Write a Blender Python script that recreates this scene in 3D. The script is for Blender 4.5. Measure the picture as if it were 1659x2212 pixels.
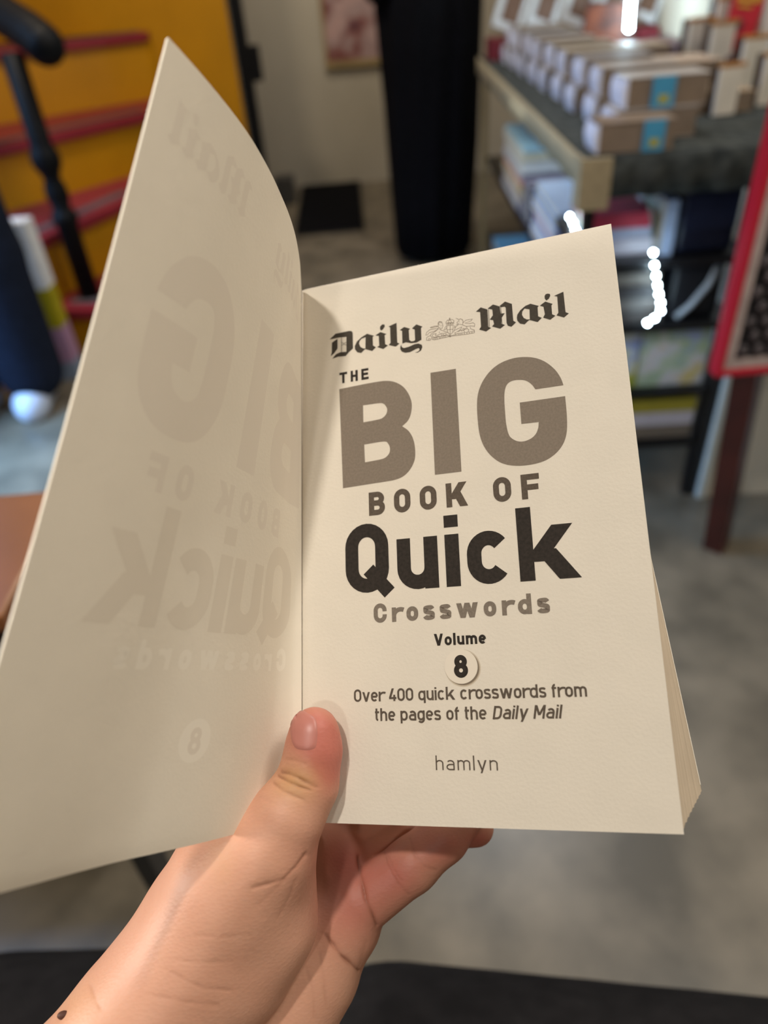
import bpy, bmesh, math, random
import numpy as np
from mathutils import Vector, Matrix
from mathutils.geometry import tessellate_polygon

for o in list(bpy.data.objects):
    bpy.data.objects.remove(o)
SC = bpy.context.scene
COL = SC.collection
random.seed(7)

# ------------------------------------------------------------------ camera
FPX, CX, CY, CH = 1540.0, 829.5, 1106.0, 1.15
_d = np.array([170.5, 1994.0, FPX]); _d /= np.linalg.norm(_d)      # direction of the plumb line in the camera
_f = np.array([0, 0, 1.0]) - _d * _d[2]; _f /= np.linalg.norm(_f)
ROT = np.array([np.cross(_f, -_d), _f, -_d])                         # camera (x right, y down, z ahead) -> world
CAM = np.array([0, 0, CH])

cam_data = bpy.data.cameras.new('camera')
cam = bpy.data.objects.new('camera', cam_data); COL.objects.link(cam)
SC.camera = cam
cam_data.sensor_fit = 'VERTICAL'; cam_data.sensor_height = 36.0
cam_data.lens = FPX / 2212.0 * 36.0
cam_data.clip_start = 0.01; cam_data.clip_end = 50
m = Matrix.Identity(4)
for i in range(3):
    m[i][0], m[i][1], m[i][2] = ROT[i, 0], -ROT[i, 1], -ROT[i, 2]
    m[i][3] = CAM[i]
cam.matrix_world = m
cam_data.dof.use_dof = True
cam_data.dof.focus_distance = 0.238
cam_data.dof.aperture_fstop = 6.2

# ------------------------------------------------------------------ exposure, world, lamps
SC.view_settings.view_transform = 'Standard'
SC.view_settings.look = 'None'
SC.view_settings.exposure = 0.0
SC.view_settings.gamma = 1.0
world = bpy.data.worlds.new('world'); SC.world = world
world.use_nodes = True
world.node_tree.nodes['Background'].inputs[0].default_value = (0.9, 0.85, 0.78, 1)
world.node_tree.nodes['Background'].inputs[1].default_value = 0.02


def lamp(name, loc, target, power, color, size, shape='DISK', size_y=None, spread=None):
    l = bpy.data.lights.new(name, 'AREA'); l.energy = power; l.color = color; l.shape = shape; l.size = size
    if size_y: l.size_y = size_y
    if spread: l.spread = spread
    o = bpy.data.objects.new(name, l); COL.objects.link(o)
    o.location = loc
    o.rotation_euler = (Vector(target) - Vector(loc)).to_track_quat('-Z', 'Y').to_euler()
    return o


WARM = (1.0, 0.945, 0.865)
lamp('ceiling_or_fill_lamp', (-0.40, -0.20, 2.55), (-0.05, 0.25, 0.95), 4.7, WARM, 0.09, spread=math.radians(110))
lamp('ceiling_or_fill_lamp', (-0.85, -1.75, 2.60), (-0.05, 0.25, 0.95), 2.6, WARM, 0.16, spread=math.radians(100))
lamp('wall_lamp', (-1.95, 0.10, 1.42), (-0.1, 0.10, 0.95), 5.2, (1.0, 0.93, 0.86), 0.45, spread=math.radians(70))
lamp('ceiling_or_fill_lamp', (1.05, 0.45, 2.35), (0.0, 0.25, 1.0), 22, WARM, 0.8)  # broad fill light added to brighten the facing page, no real fixture
lamp('ceiling_or_fill_lamp', (-1.0, 2.6, 2.6), (-1.1, 3.2, 0.3), 21, (1.0, 0.86, 0.66), 0.4)
lamp('ceiling_or_fill_lamp', (0.0, 3.9, 2.6), (0.0, 5.1, 1.1), 5.2, (1.0, 0.92, 0.78), 0.5, spread=math.radians(95))
lamp('ceiling_or_fill_lamp', (0.55, 2.2, 2.6), (0.75, 2.2, 0.8), 18, (0.95, 0.97, 1.0), 0.4)
lamp('window_daylight', (-2.12, 1.65, 1.15), (-1.3, 1.8, 0.0), 70, (0.27, 0.54, 1.0), 1.3, 'RECTANGLE', 2.0, spread=math.radians(105))
lamp('shelf_fill', (0.66, 2.25, 0.795), (0.62, 2.25, 0.3), 1.6, (0.86, 0.95, 1.0), 0.25, 'RECTANGLE', 1.2)  # hidden light added under the table top to brighten the shelf piles


# ------------------------------------------------------------------ layout helpers
def ray(px, py):
    return ROT @ np.array([(px - CX) / FPX, (py - CY) / FPX, 1.0])


def on_z(px, py, z=0.0):
    r = ray(px, py); return CAM + r * ((z - CH) / r[2])


def on_plane(px, py, p0, n):
    r = ray(px, py); return CAM + r * (((np.asarray(p0) - CAM) @ n) / (r @ n))


def on_y(px, py, y):
    return on_plane(px, py, (0, y, 0), np.array([0, 1.0, 0]))


def deep(px, py, d):
    return CAM + ray(px, py) * d


def proj(P):
    v = (np.asarray(P) - CAM) @ ROT
    return np.stack([CX + FPX * v[..., 0] / v[..., 2], CY + FPX * v[..., 1] / v[..., 2]], -1), v[..., 2]


# ------------------------------------------------------------------ materials
def lin(c):
    if isinstance(c, str):
        c = tuple(int(c[i:i + 2], 16) / 255 for i in (0, 2, 4))
    return tuple(x / 12.92 if x <= 0.04045 else ((x + 0.055) / 1.055) ** 2.4 for x in c) + (1.0,)


def mat(name, color, rough=0.6, spec=0.4, noise=0.0, scale=20, bump=0.0, bscale=80, metal=0.0, emit=None, estr=0.0, color2=None, sheen=0):
    mt = bpy.data.materials.new(name); mt.use_nodes = True
    nt = mt.node_tree; b = nt.nodes['Principled BSDF']
    b.inputs['Base Color'].default_value = lin(color)
    b.inputs['Roughness'].default_value = rough
    b.inputs['Specular IOR Level'].default_value = spec
    b.inputs['Metallic'].default_value = metal
    if noise or color2:
        tc = nt.nodes.new('ShaderNodeTexCoord'); nz = nt.nodes.new('ShaderNodeTexNoise')
        nz.inputs['Scale'].default_value = scale; nz.inputs['Detail'].default_value = 5
        nt.links.new(tc.outputs['Object'], nz.inputs['Vector'])
        rp = nt.nodes.new('ShaderNodeValToRGB')
        c = lin(color); c2 = lin(color2) if color2 else tuple(min(1, x * (1 - noise)) for x in c[:3]) + (1,)
        rp.color_ramp.elements[0].position = 0.35; rp.color_ramp.elements[1].position = 0.65
        rp.color_ramp.elements[0].color = c2; rp.color_ramp.elements[1].color = c
        nt.links.new(nz.outputs['Fac'], rp.inputs['Fac']); nt.links.new(rp.outputs['Color'], b.inputs['Base Color'])
    if bump:
        tc = nt.nodes.new('ShaderNodeTexCoord'); nz = nt.nodes.new('ShaderNodeTexNoise')
        nz.inputs['Scale'].default_value = bscale; nz.inputs['Detail'].default_value = 4
        nt.links.new(tc.outputs['Object'], nz.inputs['Vector'])
        bp = nt.nodes.new('ShaderNodeBump'); bp.inputs['Strength'].default_value = bump; bp.inputs['Distance'].default_value = 0.002
        nt.links.new(nz.outputs['Fac'], bp.inputs['Height']); nt.links.new(bp.outputs['Normal'], b.inputs['Normal'])
    if emit:
        b.inputs['Emission Color'].default_value = lin(emit); b.inputs['Emission Strength'].default_value = estr
    return mt


M = {}
M['floor'] = mat('polished_concrete', '807461', 0.34, 0.5, color2='5c5446', scale=6.5, bump=0.05, bscale=9)
M['wall'] = mat('grey_plaster', 'b4aa98', 0.85, 0.2, noise=0.08, scale=3)
M['wall_right'] = mat('cream_plaster', 'cfc6b2', 0.85, 0.2, noise=0.05, scale=3)
M['ceiling'] = mat('white_ceiling', 'd8d2c6', 0.9, 0.1)
M['yellow'] = mat('mustard_paint', 'c68b08', 0.4, 0.4, noise=0.12, scale=4)
M['red'] = mat('crimson_paint', '8f2632', 0.45, 0.4, noise=0.1, scale=6)
M['grip'] = mat('grey_grip', '5d4f4c', 0.7, 0.3)
M['black'] = mat('black_paint', '09090b', 0.55, 0.2)
M['black_metal'] = mat('black_metal', '0c0c0f', 0.4, 0.5)
M['black_cloth'] = mat('black_cloth', '0b0b0f', 0.95, 0.1, noise=0.3, scale=30)
M['navy_cloth'] = mat('navy_cloth', '1b2130', 0.9, 0.15, noise=0.25, scale=40)
M['trouser'] = mat('black_trouser_cloth', '211f1f', 0.95, 0.1, noise=0.3, scale=60)
M['white_rubber'] = mat('white_rubber', 'cfd6e4', 0.35, 0.5)
M['skin_plain'] = mat('skin_plain', 'b98a6e', 0.6, 0.3)
M['hair'] = mat('dark_hair', '17120f', 0.6, 0.3)
M['paper'] = mat('book_paper', 'dfd5c5', 0.85, 0.15, noise=0.03, scale=60, bump=0.05, bscale=900)
M['paper_left'] = mat('book_paper_verso', 'e2d7c5', 0.85, 0.15, noise=0.03, scale=60, bump=0.05, bscale=900)
M['card'] = mat('cover_card', 'ece3d2', 0.6, 0.3)
M['ink_black'] = mat('ink_black', '352e28', 0.75, 0.2, noise=0.35, scale=900)
M['ink_mast'] = mat('ink_masthead', '463f36', 0.75, 0.2, noise=0.2, scale=900)
M['ink_grey'] = mat('ink_grey', '85786a', 0.8, 0.2, noise=0.14, scale=1300)
M['ink_dark_grey'] = mat('ink_dark_grey', '62564a', 0.8, 0.2, noise=0.25, scale=1300)
M['ink_light_grey'] = mat('ink_light_grey', '83776a', 0.8, 0.2, noise=0.2, scale=1300)
M['ink_line'] = mat('ink_line', '85786a', 0.8, 0.2)
M['ink_shade'] = mat('ink_shade', '857869', 0.8, 0.2)
M['disc_paper'] = mat('disc_paper', 'e2d7c6', 0.85, 0.1)
M['ghost'] = mat('show_through_grey', 'dbcfbe', 0.85, 0.1)
M['ghost_dark'] = mat('show_through_dark', 'd9cdbb', 0.85, 0.1)
M['ghost_light'] = mat('show_through_light', 'e6dccb', 0.85, 0.1)
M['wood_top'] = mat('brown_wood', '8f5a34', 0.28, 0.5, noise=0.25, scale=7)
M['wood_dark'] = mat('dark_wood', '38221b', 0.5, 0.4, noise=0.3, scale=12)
M['mahogany'] = mat('mahogany', '45180f', 0.35, 0.5, noise=0.4, scale=9)
M['tan_wood'] = mat('tan_wood', '9a8359', 0.6, 0.3, noise=0.2, scale=12)
M['beige_cloth'] = mat('beige_cloth', 'a89878', 0.95, 0.1, noise=0.15, scale=60)
M['drape'] = mat('dark_patterned_drape', '4a4c48', 0.95, 0.1, color2='2f3230', scale=35)
M['sign_red'] = mat('sign_red', 'b0142c', 0.4, 0.4)
M['sign_white'] = mat('sign_white', 'b9a9a4', 0.6, 0.3, noise=0.2, scale=40)
M['bead'] = mat('bead_grey', '4a4144', 0.4, 0.5, noise=0.5, scale=18)
M['sign_field'] = mat('sign_field', '17161a', 0.6, 0.3)
M['led'] = mat('led_bulb', 'ffffff', 0.4, 0.3, emit='cfeeff', estr=120)
M['wire'] = mat('led_wire', '8fb5b5', 0.4, 0.4)
_pal = {}


def pal(hexc, rough=0.5):
    if hexc not in _pal:
        _pal[hexc] = mat('print_' + hexc, hexc, rough, 0.35, noise=0.12, scale=25)
    return _pal[hexc]


# ------------------------------------------------------------------ object helpers
def chain(o):
    mt = Matrix.Identity(4)
    while o is not None:
        mt = o.matrix_basis @ mt
        o = o.parent
    return mt


def link(name, me, material, parent=None):
    o = bpy.data.objects.new(name, me); COL.objects.link(o)
    if material is not None and not me.materials:
        for q in (material if isinstance(material, (list, tuple)) else [material]):
            me.materials.append(q)
    if parent is not None:
        o.parent = parent
    return o


def obj(name, bm, material, parent=None, smooth=False, world=False):
    if world and parent is not None:
        bm.transform(chain(parent).inverted())
    me = bpy.data.meshes.new(name)
    bmesh.ops.recalc_face_normals(bm, faces=bm.faces)
    bm.to_mesh(me); bm.free()
    if smooth:
        me.polygons.foreach_set('use_smooth', [True] * len(me.polygons))
    return link(name, me, material, parent)


def raw(name, V, F, material, parent=None, smooth=True, world=False):
    me = bpy.data.meshes.new(name)
    V = np.asarray(V, float)
    if world and parent is not None:
        inv = np.array(chain(parent).inverted()); V = V @ inv[:3, :3].T + inv[:3, 3]
    me.from_pydata(V.tolist(), [], [list(map(int, f)) for f in F]); me.update()
    if smooth:
        me.polygons.foreach_set('use_smooth', [True] * len(me.polygons))
    return link(name, me, material, parent)


def tag(o, label=None, cat=None, group=None, kind=None):
    if label: o['label'] = label
    if cat: o['category'] = cat
    if group: o['group'] = group
    if kind: o['kind'] = kind
    return o


def thing(name, label, cat, loc=(0, 0, 0), rz=0.0, group=None):
    o = bpy.data.objects.new(name, None); COL.objects.link(o)
    o.location = loc; o.rotation_euler = (0, 0, rz); o.empty_display_size = 0.05
    return tag(o, label, cat, group)


def dup(root, loc, rz=0.0, label=None, group=None, scale=None, mats=None):
    r = root.copy(); COL.objects.link(r); r.location = loc; r.rotation_euler = (0, 0, rz)
    if scale: r.scale = scale
    if label: r['label'] = label
    if group: r['group'] = group
    for ch in list(root.children):
        c = ch.copy(); COL.objects.link(c); c.parent = r
        for g in list(ch.children):
            d = g.copy(); COL.objects.link(d); d.parent = c
    return r


def box(bm, x0, x1, y0, y1, z0, z1, bev=0.0, rot=None):
    r = bmesh.ops.create_cube(bm, size=1.0)
    vs = r['verts']
    for v in vs:
        v.co = Vector(((x0 + x1) / 2 + v.co.x * (x1 - x0), (y0 + y1) / 2 + v.co.y * (y1 - y0), (z0 + z1) / 2 + v.co.z * (z1 - z0)))
    if rot is not None:
        for v in vs: v.co = rot @ v.co
    if bev:
        es = list({e for v in vs for e in v.link_edges})
        bmesh.ops.bevel(bm, geom=es, offset=bev, segments=2, affect='EDGES', profile=0.7)
    return bm


def B(*a, **k):
    return box(bmesh.new(), *a, **k)


def tube(bm, pts, radii, n=16, caps=True):
    pts = [Vector(p) for p in pts]
    if not hasattr(radii, '__len__'): radii = [radii] * len(pts)
    rings = []
    up = None
    for i, p in enumerate(pts):
        t = (pts[min(i + 1, len(pts) - 1)] - pts[max(i - 1, 0)]).normalized()
        if up is None:
            up = Vector((0, 0, 1)) if abs(t.z) < 0.9 else Vector((1, 0, 0))
        a = t.cross(up).normalized(); b = a.cross(t).normalized(); up = b
        rings.append([bm.verts.new(p + (a * math.cos(q) + b * math.sin(q)) * radii[i]) for q in [2 * math.pi * k / n for k in range(n)]])
    for r0, r1 in zip(rings, rings[1:]):
        for k in range(n):
            bm.faces.new((r0[k], r0[(k + 1) % n], r1[(k + 1) % n], r1[k]))
    if caps:
        bm.faces.new(rings[0][::-1]); bm.faces.new(rings[-1])
    return bm


def lathe(bm, prof, cx=0, cy=0, n=32, fold=None):
    rings = []
    for (r, z) in prof:
        ring = []
        for k in range(n):
            a = 2 * math.pi * k / n
            rr = r * (fold(a, z) if fold else 1)
            ring.append(bm.verts.new((cx + rr * math.cos(a), cy + rr * math.sin(a), z)))
        rings.append(ring)
    for r0, r1 in zip(rings, rings[1:]):
        for k in range(n):
            bm.faces.new((r0[k], r0[(k + 1) % n], r1[(k + 1) % n], r1[k]))
    bm.faces.new(rings[0][::-1]); bm.faces.new(rings[-1])
    return bm


def prism(bm, poly, z0, z1):
    lo = [bm.verts.new((p[0], p[1], z0)) for p in poly]; hi = [bm.verts.new((p[0], p[1], z1)) for p in poly]
    n = len(poly)
    for k in range(n):
        bm.faces.new((lo[k], lo[(k + 1) % n], hi[(k + 1) % n], hi[k]))
    bm.faces.new(lo[::-1]); bm.faces.new(hi)
    return bm


def sphere(bm, c, r, seg=16, sc=(1, 1, 1)):
    q = bmesh.ops.create_uvsphere(bm, u_segments=seg, v_segments=max(6, seg // 2), radius=1.0)
    for v in q['verts']:
        v.co = Vector((c[0] + v.co.x * r * sc[0], c[1] + v.co.y * r * sc[1], c[2] + v.co.z * r * sc[2]))
    return bm


# ------------------------------------------------------------------ implicit surfaces (for bodies and the hand)
def sd_cone(P, a, b, r1, r2):
    a = np.asarray(a, np.float32); b = np.asarray(b, np.float32)
    ba = b - a; l2 = float(ba @ ba); rr = r1 - r2; a2 = l2 - rr * rr; il2 = 1.0 / l2
    pa = P - a; y = pa @ ba; z = y - l2
    q = pa * l2 - y[..., None] * ba
    x2 = np.einsum('...i,...i->...', q, q)
    y2 = y * y * l2; z2 = z * z * l2
    k = np.sign(rr) * rr * rr * x2
    out = (np.sqrt(np.maximum(x2 * a2 * il2, 0)) + y * rr) * il2 - r1
    c1 = np.sign(z) * a2 * z2 > k
    c2 = (~c1) & (np.sign(y) * a2 * y2 < k)
    out = np.where(c1, np.sqrt(x2 + z2) * il2 - r2, out)
    out = np.where(c2, np.sqrt(x2 + y2) * il2 - r1, out)
    return out


def smin(a, b, k):
    h = np.maximum(k - np.abs(a - b), 0) / k
    return np.minimum(a, b) - h * h * k * 0.25


def smax(a, b, k):
    return -smin(-a, -b, k)


def surface_nets(f, lo, hi, h):
    lo = np.asarray(lo, np.float32); n = np.ceil((np.asarray(hi) - lo) / h).astype(int) + 1
    xs = [lo[i] + h * np.arange(n[i], dtype=np.float32) for i in range(3)]
    V = np.empty(tuple(n), np.float32)
    step = 12
    for i0 in range(0, n[0], step):
        G = np.stack(np.meshgrid(xs[0][i0:i0 + step], xs[1], xs[2], indexing='ij'), -1)
        V[i0:i0 + step] = f(G)
    S = V < 0
    cnt = sum(S[i:n[0] - 1 + i, j:n[1] - 1 + j, k:n[2] - 1 + k].astype(np.int8) for i in (0, 1) for j in (0, 1) for k in (0, 1))
    act = (cnt > 0) & (cnt < 8)
    I, J, K = np.nonzero(act)
    idx = -np.ones(act.shape, np.int64); idx[act] = np.arange(len(I))
    cor = [(i, j, k) for i in (0, 1) for j in (0, 1) for k in (0, 1)]
    cv = [V[I + c[0], J + c[1], K + c[2]] for c in cor]
    pos = np.zeros((len(I), 3)); num = np.zeros(len(I))
    for a in range(8):
        for b in range(a + 1, 8):
            if sum(abs(cor[a][q] - cor[b][q]) for q in range(3)) != 1: continue
            cr = (cv[a] < 0) != (cv[b] < 0)
            t = np.where(cr, cv[a] / np.where(cr, cv[a] - cv[b], 1), 0)
            p = np.array(cor[a]) + t[:, None] * (np.array(cor[b]) - np.array(cor[a]))
            pos += np.where(cr[:, None], p, 0); num += cr
    P = lo + (np.stack([I, J, K], 1) + pos / num[:, None]) * h
    F = []
    for ax in range(3):
        u, v = (ax + 1) % 3, (ax + 2) % 3
        sl0 = [slice(None)] * 3; sl1 = [slice(None)] * 3
        sl0[ax] = slice(0, -1); sl1[ax] = slice(1, None)
        A = S[tuple(sl0)]; Bq = S[tuple(sl1)]
        cr = A != Bq
        q = np.array(np.nonzero(cr)).T
        ok = (q[:, u] > 0) & (q[:, v] > 0) & (q[:, u] < n[u] - 1) & (q[:, v] < n[v] - 1)
        q = q[ok]
        flip = ~A[tuple(q.T)]
        def cell(du, dv):
            w = q.copy(); w[:, u] += du; w[:, v] += dv
            return idx[tuple(w.T)]
        quad = np.stack([cell(-1, -1), cell(0, -1), cell(0, 0), cell(-1, 0)], 1)
        quad[flip] = quad[flip][:, ::-1]
        F.append(quad)
    return P, np.concatenate(F)


# ------------------------------------------------------------------ the room
def struct(name, bm, m_):
    return tag(obj(name, bm, m_), kind='structure')


struct('floor', B(-2.35, 1.35, -2.6, 5.2, -0.08, 0.0), M['floor'])
struct('ceiling', B(-2.35, 1.35, -2.6, 5.2, 2.75, 2.85), M['ceiling'])
struct('wall_back', B(-2.35, 1.35, 5.1, 5.25, 0.0, 2.75), M['wall'])
struct('wall_right', B(1.18, 1.35, -2.6, 5.1, 0.0, 2.75), M['wall_right'])
struct('wall_front', B(-2.35, 1.35, -2.75, -2.6, 0.0, 2.75), M['wall'])
bm = B(-2.35, -2.2, -2.6, 0.9, 0, 2.75); box(bm, -2.35, -2.2, 2.4, 5.1, 0, 2.75); box(bm, -2.35, -2.2, 0.9, 2.4, 2.3, 2.75)
struct('wall_left', bm, M['wall'])
bm = B(-2.3, -2.23, 0.9, 0.96, 0, 2.3); box(bm, -2.3, -2.23, 2.34, 2.4, 0, 2.3); box(bm, -2.3, -2.23, 0.96, 2.34, 2.24, 2.3)
struct('door_1', bm, M['black'])

# ------------------------------------------------------------------ the yellow staircase
steps = [((-1.09, 2.65), (-0.86, 2.60), 0.20), ((-1.17, 2.81), (-0.945, 3.35), 0.43),
         ((-1.418, 3.26), (-0.935, 3.85), 0.67), ((-1.325, 4.05), (-0.985, 4.30), 0.955)]
st = thing('staircase', 'mustard yellow wooden staircase with crimson treads by the back wall', 'staircase', (-1.3, 3.6, 0))
for k, (a, b, h) in enumerate(steps):
    a = np.array(a); b = np.array(b); d = (a - b) / np.linalg.norm(a - b)
    nb = np.array([-d[1], d[0]])
    if nb[1] < 0: nb = -nb
    L = a + d * (0.9 if k else 0.05)
    back_r = np.array([b[0] + 0.02, 4.33]); back_l = np.array([-2.18, 4.33]) if k else np.array([-1.3, 3.4])
    if k == 3:
        L = np.array([-2.18, 3.43]) ; a = a
    poly = [L, b, back_r, back_l]
    obj('riser', prism(bmesh.new(), poly, 0.0, h - 0.035), M['yellow'], st, world=True)
    ov = -nb * 0.025
    tr = obj('tread', prism(bmesh.new(), [L + ov, b + ov, back_r, back_l], h - 0.035, h), M['red'], st, world=True)
    g0, g1 = b + nb * 0.035, L + nb * 0.035
    obj('grip_strip', prism(bmesh.new(), [g1, g0, g0 + nb * 0.06, g1 + nb * 0.06], h + 0.0005, h + 0.004), M['grip'], tr, world=True)
obj('side_panel', B(-1.02, -0.565, 4.345, 4.40, 0, 2.7), M['yellow'], st, world=True)
obj('upper_riser', B(-2.18, -1.02, 4.345, 4.40, 0.96, 2.7), M['yellow'], st, world=True)

# black newel post and handrail
nx, ny = -1.062, 2.757
hr = thing('stair_handrail', 'black turned newel post with a rounded black handrail on the lowest stair tread', 'handrail', (nx, ny, 0.2))
prof = [(0.0378, 0.2), (0.0378, 0.47), (0.0448, 0.48), (0.0472, 0.50), (0.0401, 0.515), (0.0307, 0.53), (0.0401, 0.57), (0.0378, 0.60), (0.0283, 0.625), (0.0354, 0.645), (0.0484, 0.67), (0.0507, 0.70), (0.0425, 0.72), (0.0366, 0.74), (0.0366, 1.0)]
obj('newel_post', lathe(bmesh.new(), prof, nx, ny, 24), M['black'], hr, True, True)
rp = [on_y(-160, -95, 3.1), on_y(-60, -25, 2.95), on_y(15, 38, 2.83), on_y(60, 66, 2.76), on_y(92, 92, 2.70), on_y(100, 99, 2.68)]
bm = tube(bmesh.new(), rp, [0.062, 0.062, 0.060, 0.060, 0.060, 0.052], 20)
sphere(bm, on_y(97, 97, 2.69), 0.060, 20)
obj('rail', bm, M['black'], hr, True, True)

# tall printed carton beside the stairs
ct = thing('carton', 'tall narrow white, yellow and pink printed carton beside the yellow stairs', 'box', (-1.16, 2.50, 0))
for (z0, z1, c) in ((0.0, 0.07, '8f9fb5'), (0.07, 0.20, 'b98fae'), (0.20, 0.34, 'b3a51c'), (0.34, 0.56, 'f2f2f0')):
    obj('printed_band', B(-0.075, 0.075, -0.04, 0.04, z0, z1), pal(c), ct)

# door post beside the yellow panel
p0 = -0.555
dp = thing('door_post', 'black upright post with a latch between yellow panel and grey wall', 'post', (-0.52, 4.38, 0))
obj('post', B(-0.035, 0.03, -0.03, 0.03, 0, 2.7, 0.004), M['black'], dp)
obj('latch', B(0.03, 0.085, -0.045, 0.0, 0.70, 0.86, 0.01), M['black'], dp)

# painting on the back wall
pt = thing('painting', 'small pinkish abstract painting in a wooden frame on the grey wall', 'painting', (0.08, 5.1, 0.66))
fr = bmesh.new()
box(fr, -0.2, 0.2, -0.035, -0.002, 0.0, 0.035); box(fr, -0.2, 0.2, -0.035, -0.002, 0.565, 0.6)
box(fr, -0.2, -0.185, -0.035, -0.002, 0.035, 0.565); box(fr, 0.185, 0.2, -0.035, -0.002, 0.035, 0.565)
obj('frame', fr, M['tan_wood'], pt)
pm = mat('abstract_paint', 'b08f88', 0.7, 0.2, scale=7, color2='40323f')
nt = pm.node_tree
rmp = [n for n in nt.nodes if n.type == 'VALTORGB'][0].color_ramp
rmp.elements[0].position = 0.30; rmp.elements[1].position = 0.62
e = rmp.elements.new(0.42); e.color = lin('7c4a44')
e = rmp.elements.new(0.52); e.color = lin('9d8480')
obj('canvas', B(-0.185, 0.185, -0.028, -0.004, 0.035, 0.565), pm, pt)

# black mat and a little box on it
lp = thing('floor_mat', 'black floor mat lying against the grey back wall', 'mat', (-0.15, 4.5, 0))
obj('mat_surface', B(-0.20, 0.17, -0.48, 0.59, 0.0, 0.014, 0.003), M['black_cloth'], lp)
obj('mat_border', B(-0.21, 0.18, -0.49, 0.595, 0.0, 0.010, 0.002), M['black_metal'], lp)
gb = thing('small_box', 'small dark grey box on the floor beside the black mat', 'box', (-0.44, 4.75, 0.0))
obj('box_body', B(-0.06, 0.06, -0.06, 0.06, 0, 0.13, 0.004), pal('4a4743'), gb)
obj('box_lid', B(-0.062, 0.062, -0.062, 0.062, 0.13, 0.15, 0.004), pal('524e4a'), gb)

# ------------------------------------------------------------------ the display table on the right
tb = thing('display_table', 'black metal display table with draped top and three shelves', 'table', (0.45, 1.474, 0), math.radians(-2.72))
T3 = chain(tb)


def tw(x, y, z=0.0):
    return tuple(T3 @ Vector((x, y, z)))


obj('table_top', B(-0.005, 0.66, -0.005, 1.80, 0.80, 0.822, 0.003), M['wood_dark'], tb)
# cloth lying on top
bm = B(-0.012, 0.665, -0.012, 1.81, 0.822, 0.828, 0.002)
obj('table_cloth', bm, M['drape'], tb)


def hang(x0, y0, x1, y1, z0, z1, amp, waves, n=60, thick=0.004):
    bm = bmesh.new(); rows = []
    L = math.hypot(x1 - x0, y1 - y0); nxn, nyn = -(y1 - y0) / L, (x1 - x0) / L
    for side in (0, 1):
        for z in (z0, (z0 + z1) / 2, z1):
            r = []
            for i in range(n + 1):
                t = i / n
                f = (z1 - z) / (z1 - z0)
                w = amp * math.sin(t * waves * 2 * math.pi) * f + (thick if side else 0)
                r.append(bm.verts.new((x0 + (x1 - x0) * t - nxn * w, y0 + (y1 - y0) * t - nyn * w, z)))
            rows.append(r)
    for s in (0, 3):
        for a, b in ((rows[s], rows[s + 1]), (rows[s + 1], rows[s + 2])):
            for i in range(n): bm.faces.new((a[i], a[i + 1], b[i + 1], b[i]))
    for a, b in ((rows[0], rows[3]), (rows[2], rows[5])):
        for i in range(n): bm.faces.new((a[i], a[i + 1], b[i + 1], b[i]))
    return bm


obj('front_valance', hang(0.035, -0.016, 0.66, -0.016, 0.755, 0.826, 0.004, 9), M['drape'], tb, True)
obj('side_trim', hang(-0.016, 1.80, -0.016, 0.0, 0.775, 0.83, 0.003, 12), M['beige_cloth'], tb, True)
bm = bmesh.new(); prism(bm, [(-0.02, -0.022), (0.04, -0.022), (0.04, -0.014), (-0.012, -0.014), (-0.012, 0.03), (-0.02, 0.03)], 0.735, 0.828)
obj('corner_cloth', bm, M['beige_cloth'], tb)
for (x, y, mm_, w) in ((0.0, 0.0, 'black_metal', 0.022), (0.33, 0.0, 'black_metal', 0.030), (0.0, 1.78, 'tan_wood', 0.024), (0.63, 1.78, 'black_metal', 0.03)):
    obj('leg', B(x, x + w, y, y + w, 0, 0.80), M[mm_], tb)
for z, yb in ((0.618, 0.36), (0.475, 1.78), (0.168, 1.78)):
    obj('shelf', B(0.022, 0.36, 0.004, yb, z - 0.018, z), M['black_metal'], tb)
obj('shelf_bar', B(0.02, 0.345, 0.0, 0.012, 0.295, 0.307), M['black_metal'], tb)
obj('side_panel', B(0.375, 0.70, -0.012, 0.004, 0, 0.79), M['wall_right'], tb)
obj('panel_edge', B(0.361, 0.376, -0.018, 0.05, 0, 0.79), pal('ccd2ca'), tb)  # pale cool tone puts the light on this side into its colour

# paperbacks: one with its parts, the rest copies
pb_cache = {}


def paperback(w, d, t, spine, cover, name='paperback'):
    """lying flat, spine to -x, long side along y"""
    key = (w, d, t, spine, cover)
    if key in pb_cache: return pb_cache[key], False
    r = thing(name, 'x', 'book')
    bm = bmesh.new()
    box(bm, 0.0, w, 0, d, 0, 0.0015); box(bm, 0.0, w, 0, d, t - 0.0015, t)
    obj('cover', bm, pal(cover), r)
    bm = bmesh.new()
    n = 8; ring = []
    for zz in (0, d):
        ring.append([bm.verts.new((0.003 - 0.006 * math.sin(math.pi * i / n), zz, t * i / n)) for i in range(n + 1)] + [bm.verts.new((0.006, zz, t)), bm.verts.new((0.006, zz, 0))])
    k = len(ring[0])
    for i in range(k): bm.faces.new((ring[0][i], ring[0][(i + 1) % k], ring[1][(i + 1) % k], ring[1][i]))
    bm.faces.new(ring[0]); bm.faces.new(ring[1][::-1])
    obj('spine', bm, pal(spine, 0.3), r)
    obj('page_block', B(0.006, w - 0.003, 0.002, d - 0.002, 0.0015, t - 0.0015), pal('8a7866'), r)
    pb_cache[key] = r
    return r, True


def put_book(w, d, t, spine, cover, loc, rz, label, group, name='paperback'):
    r, first = paperback(w, d, t, spine, cover, name)
    if first:
        r.location = loc; r.rotation_euler = (0, 0, rz); r['label'] = label; r['group'] = group
    else:
        r = dup(r, loc, rz, label, group)
    return r


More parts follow.
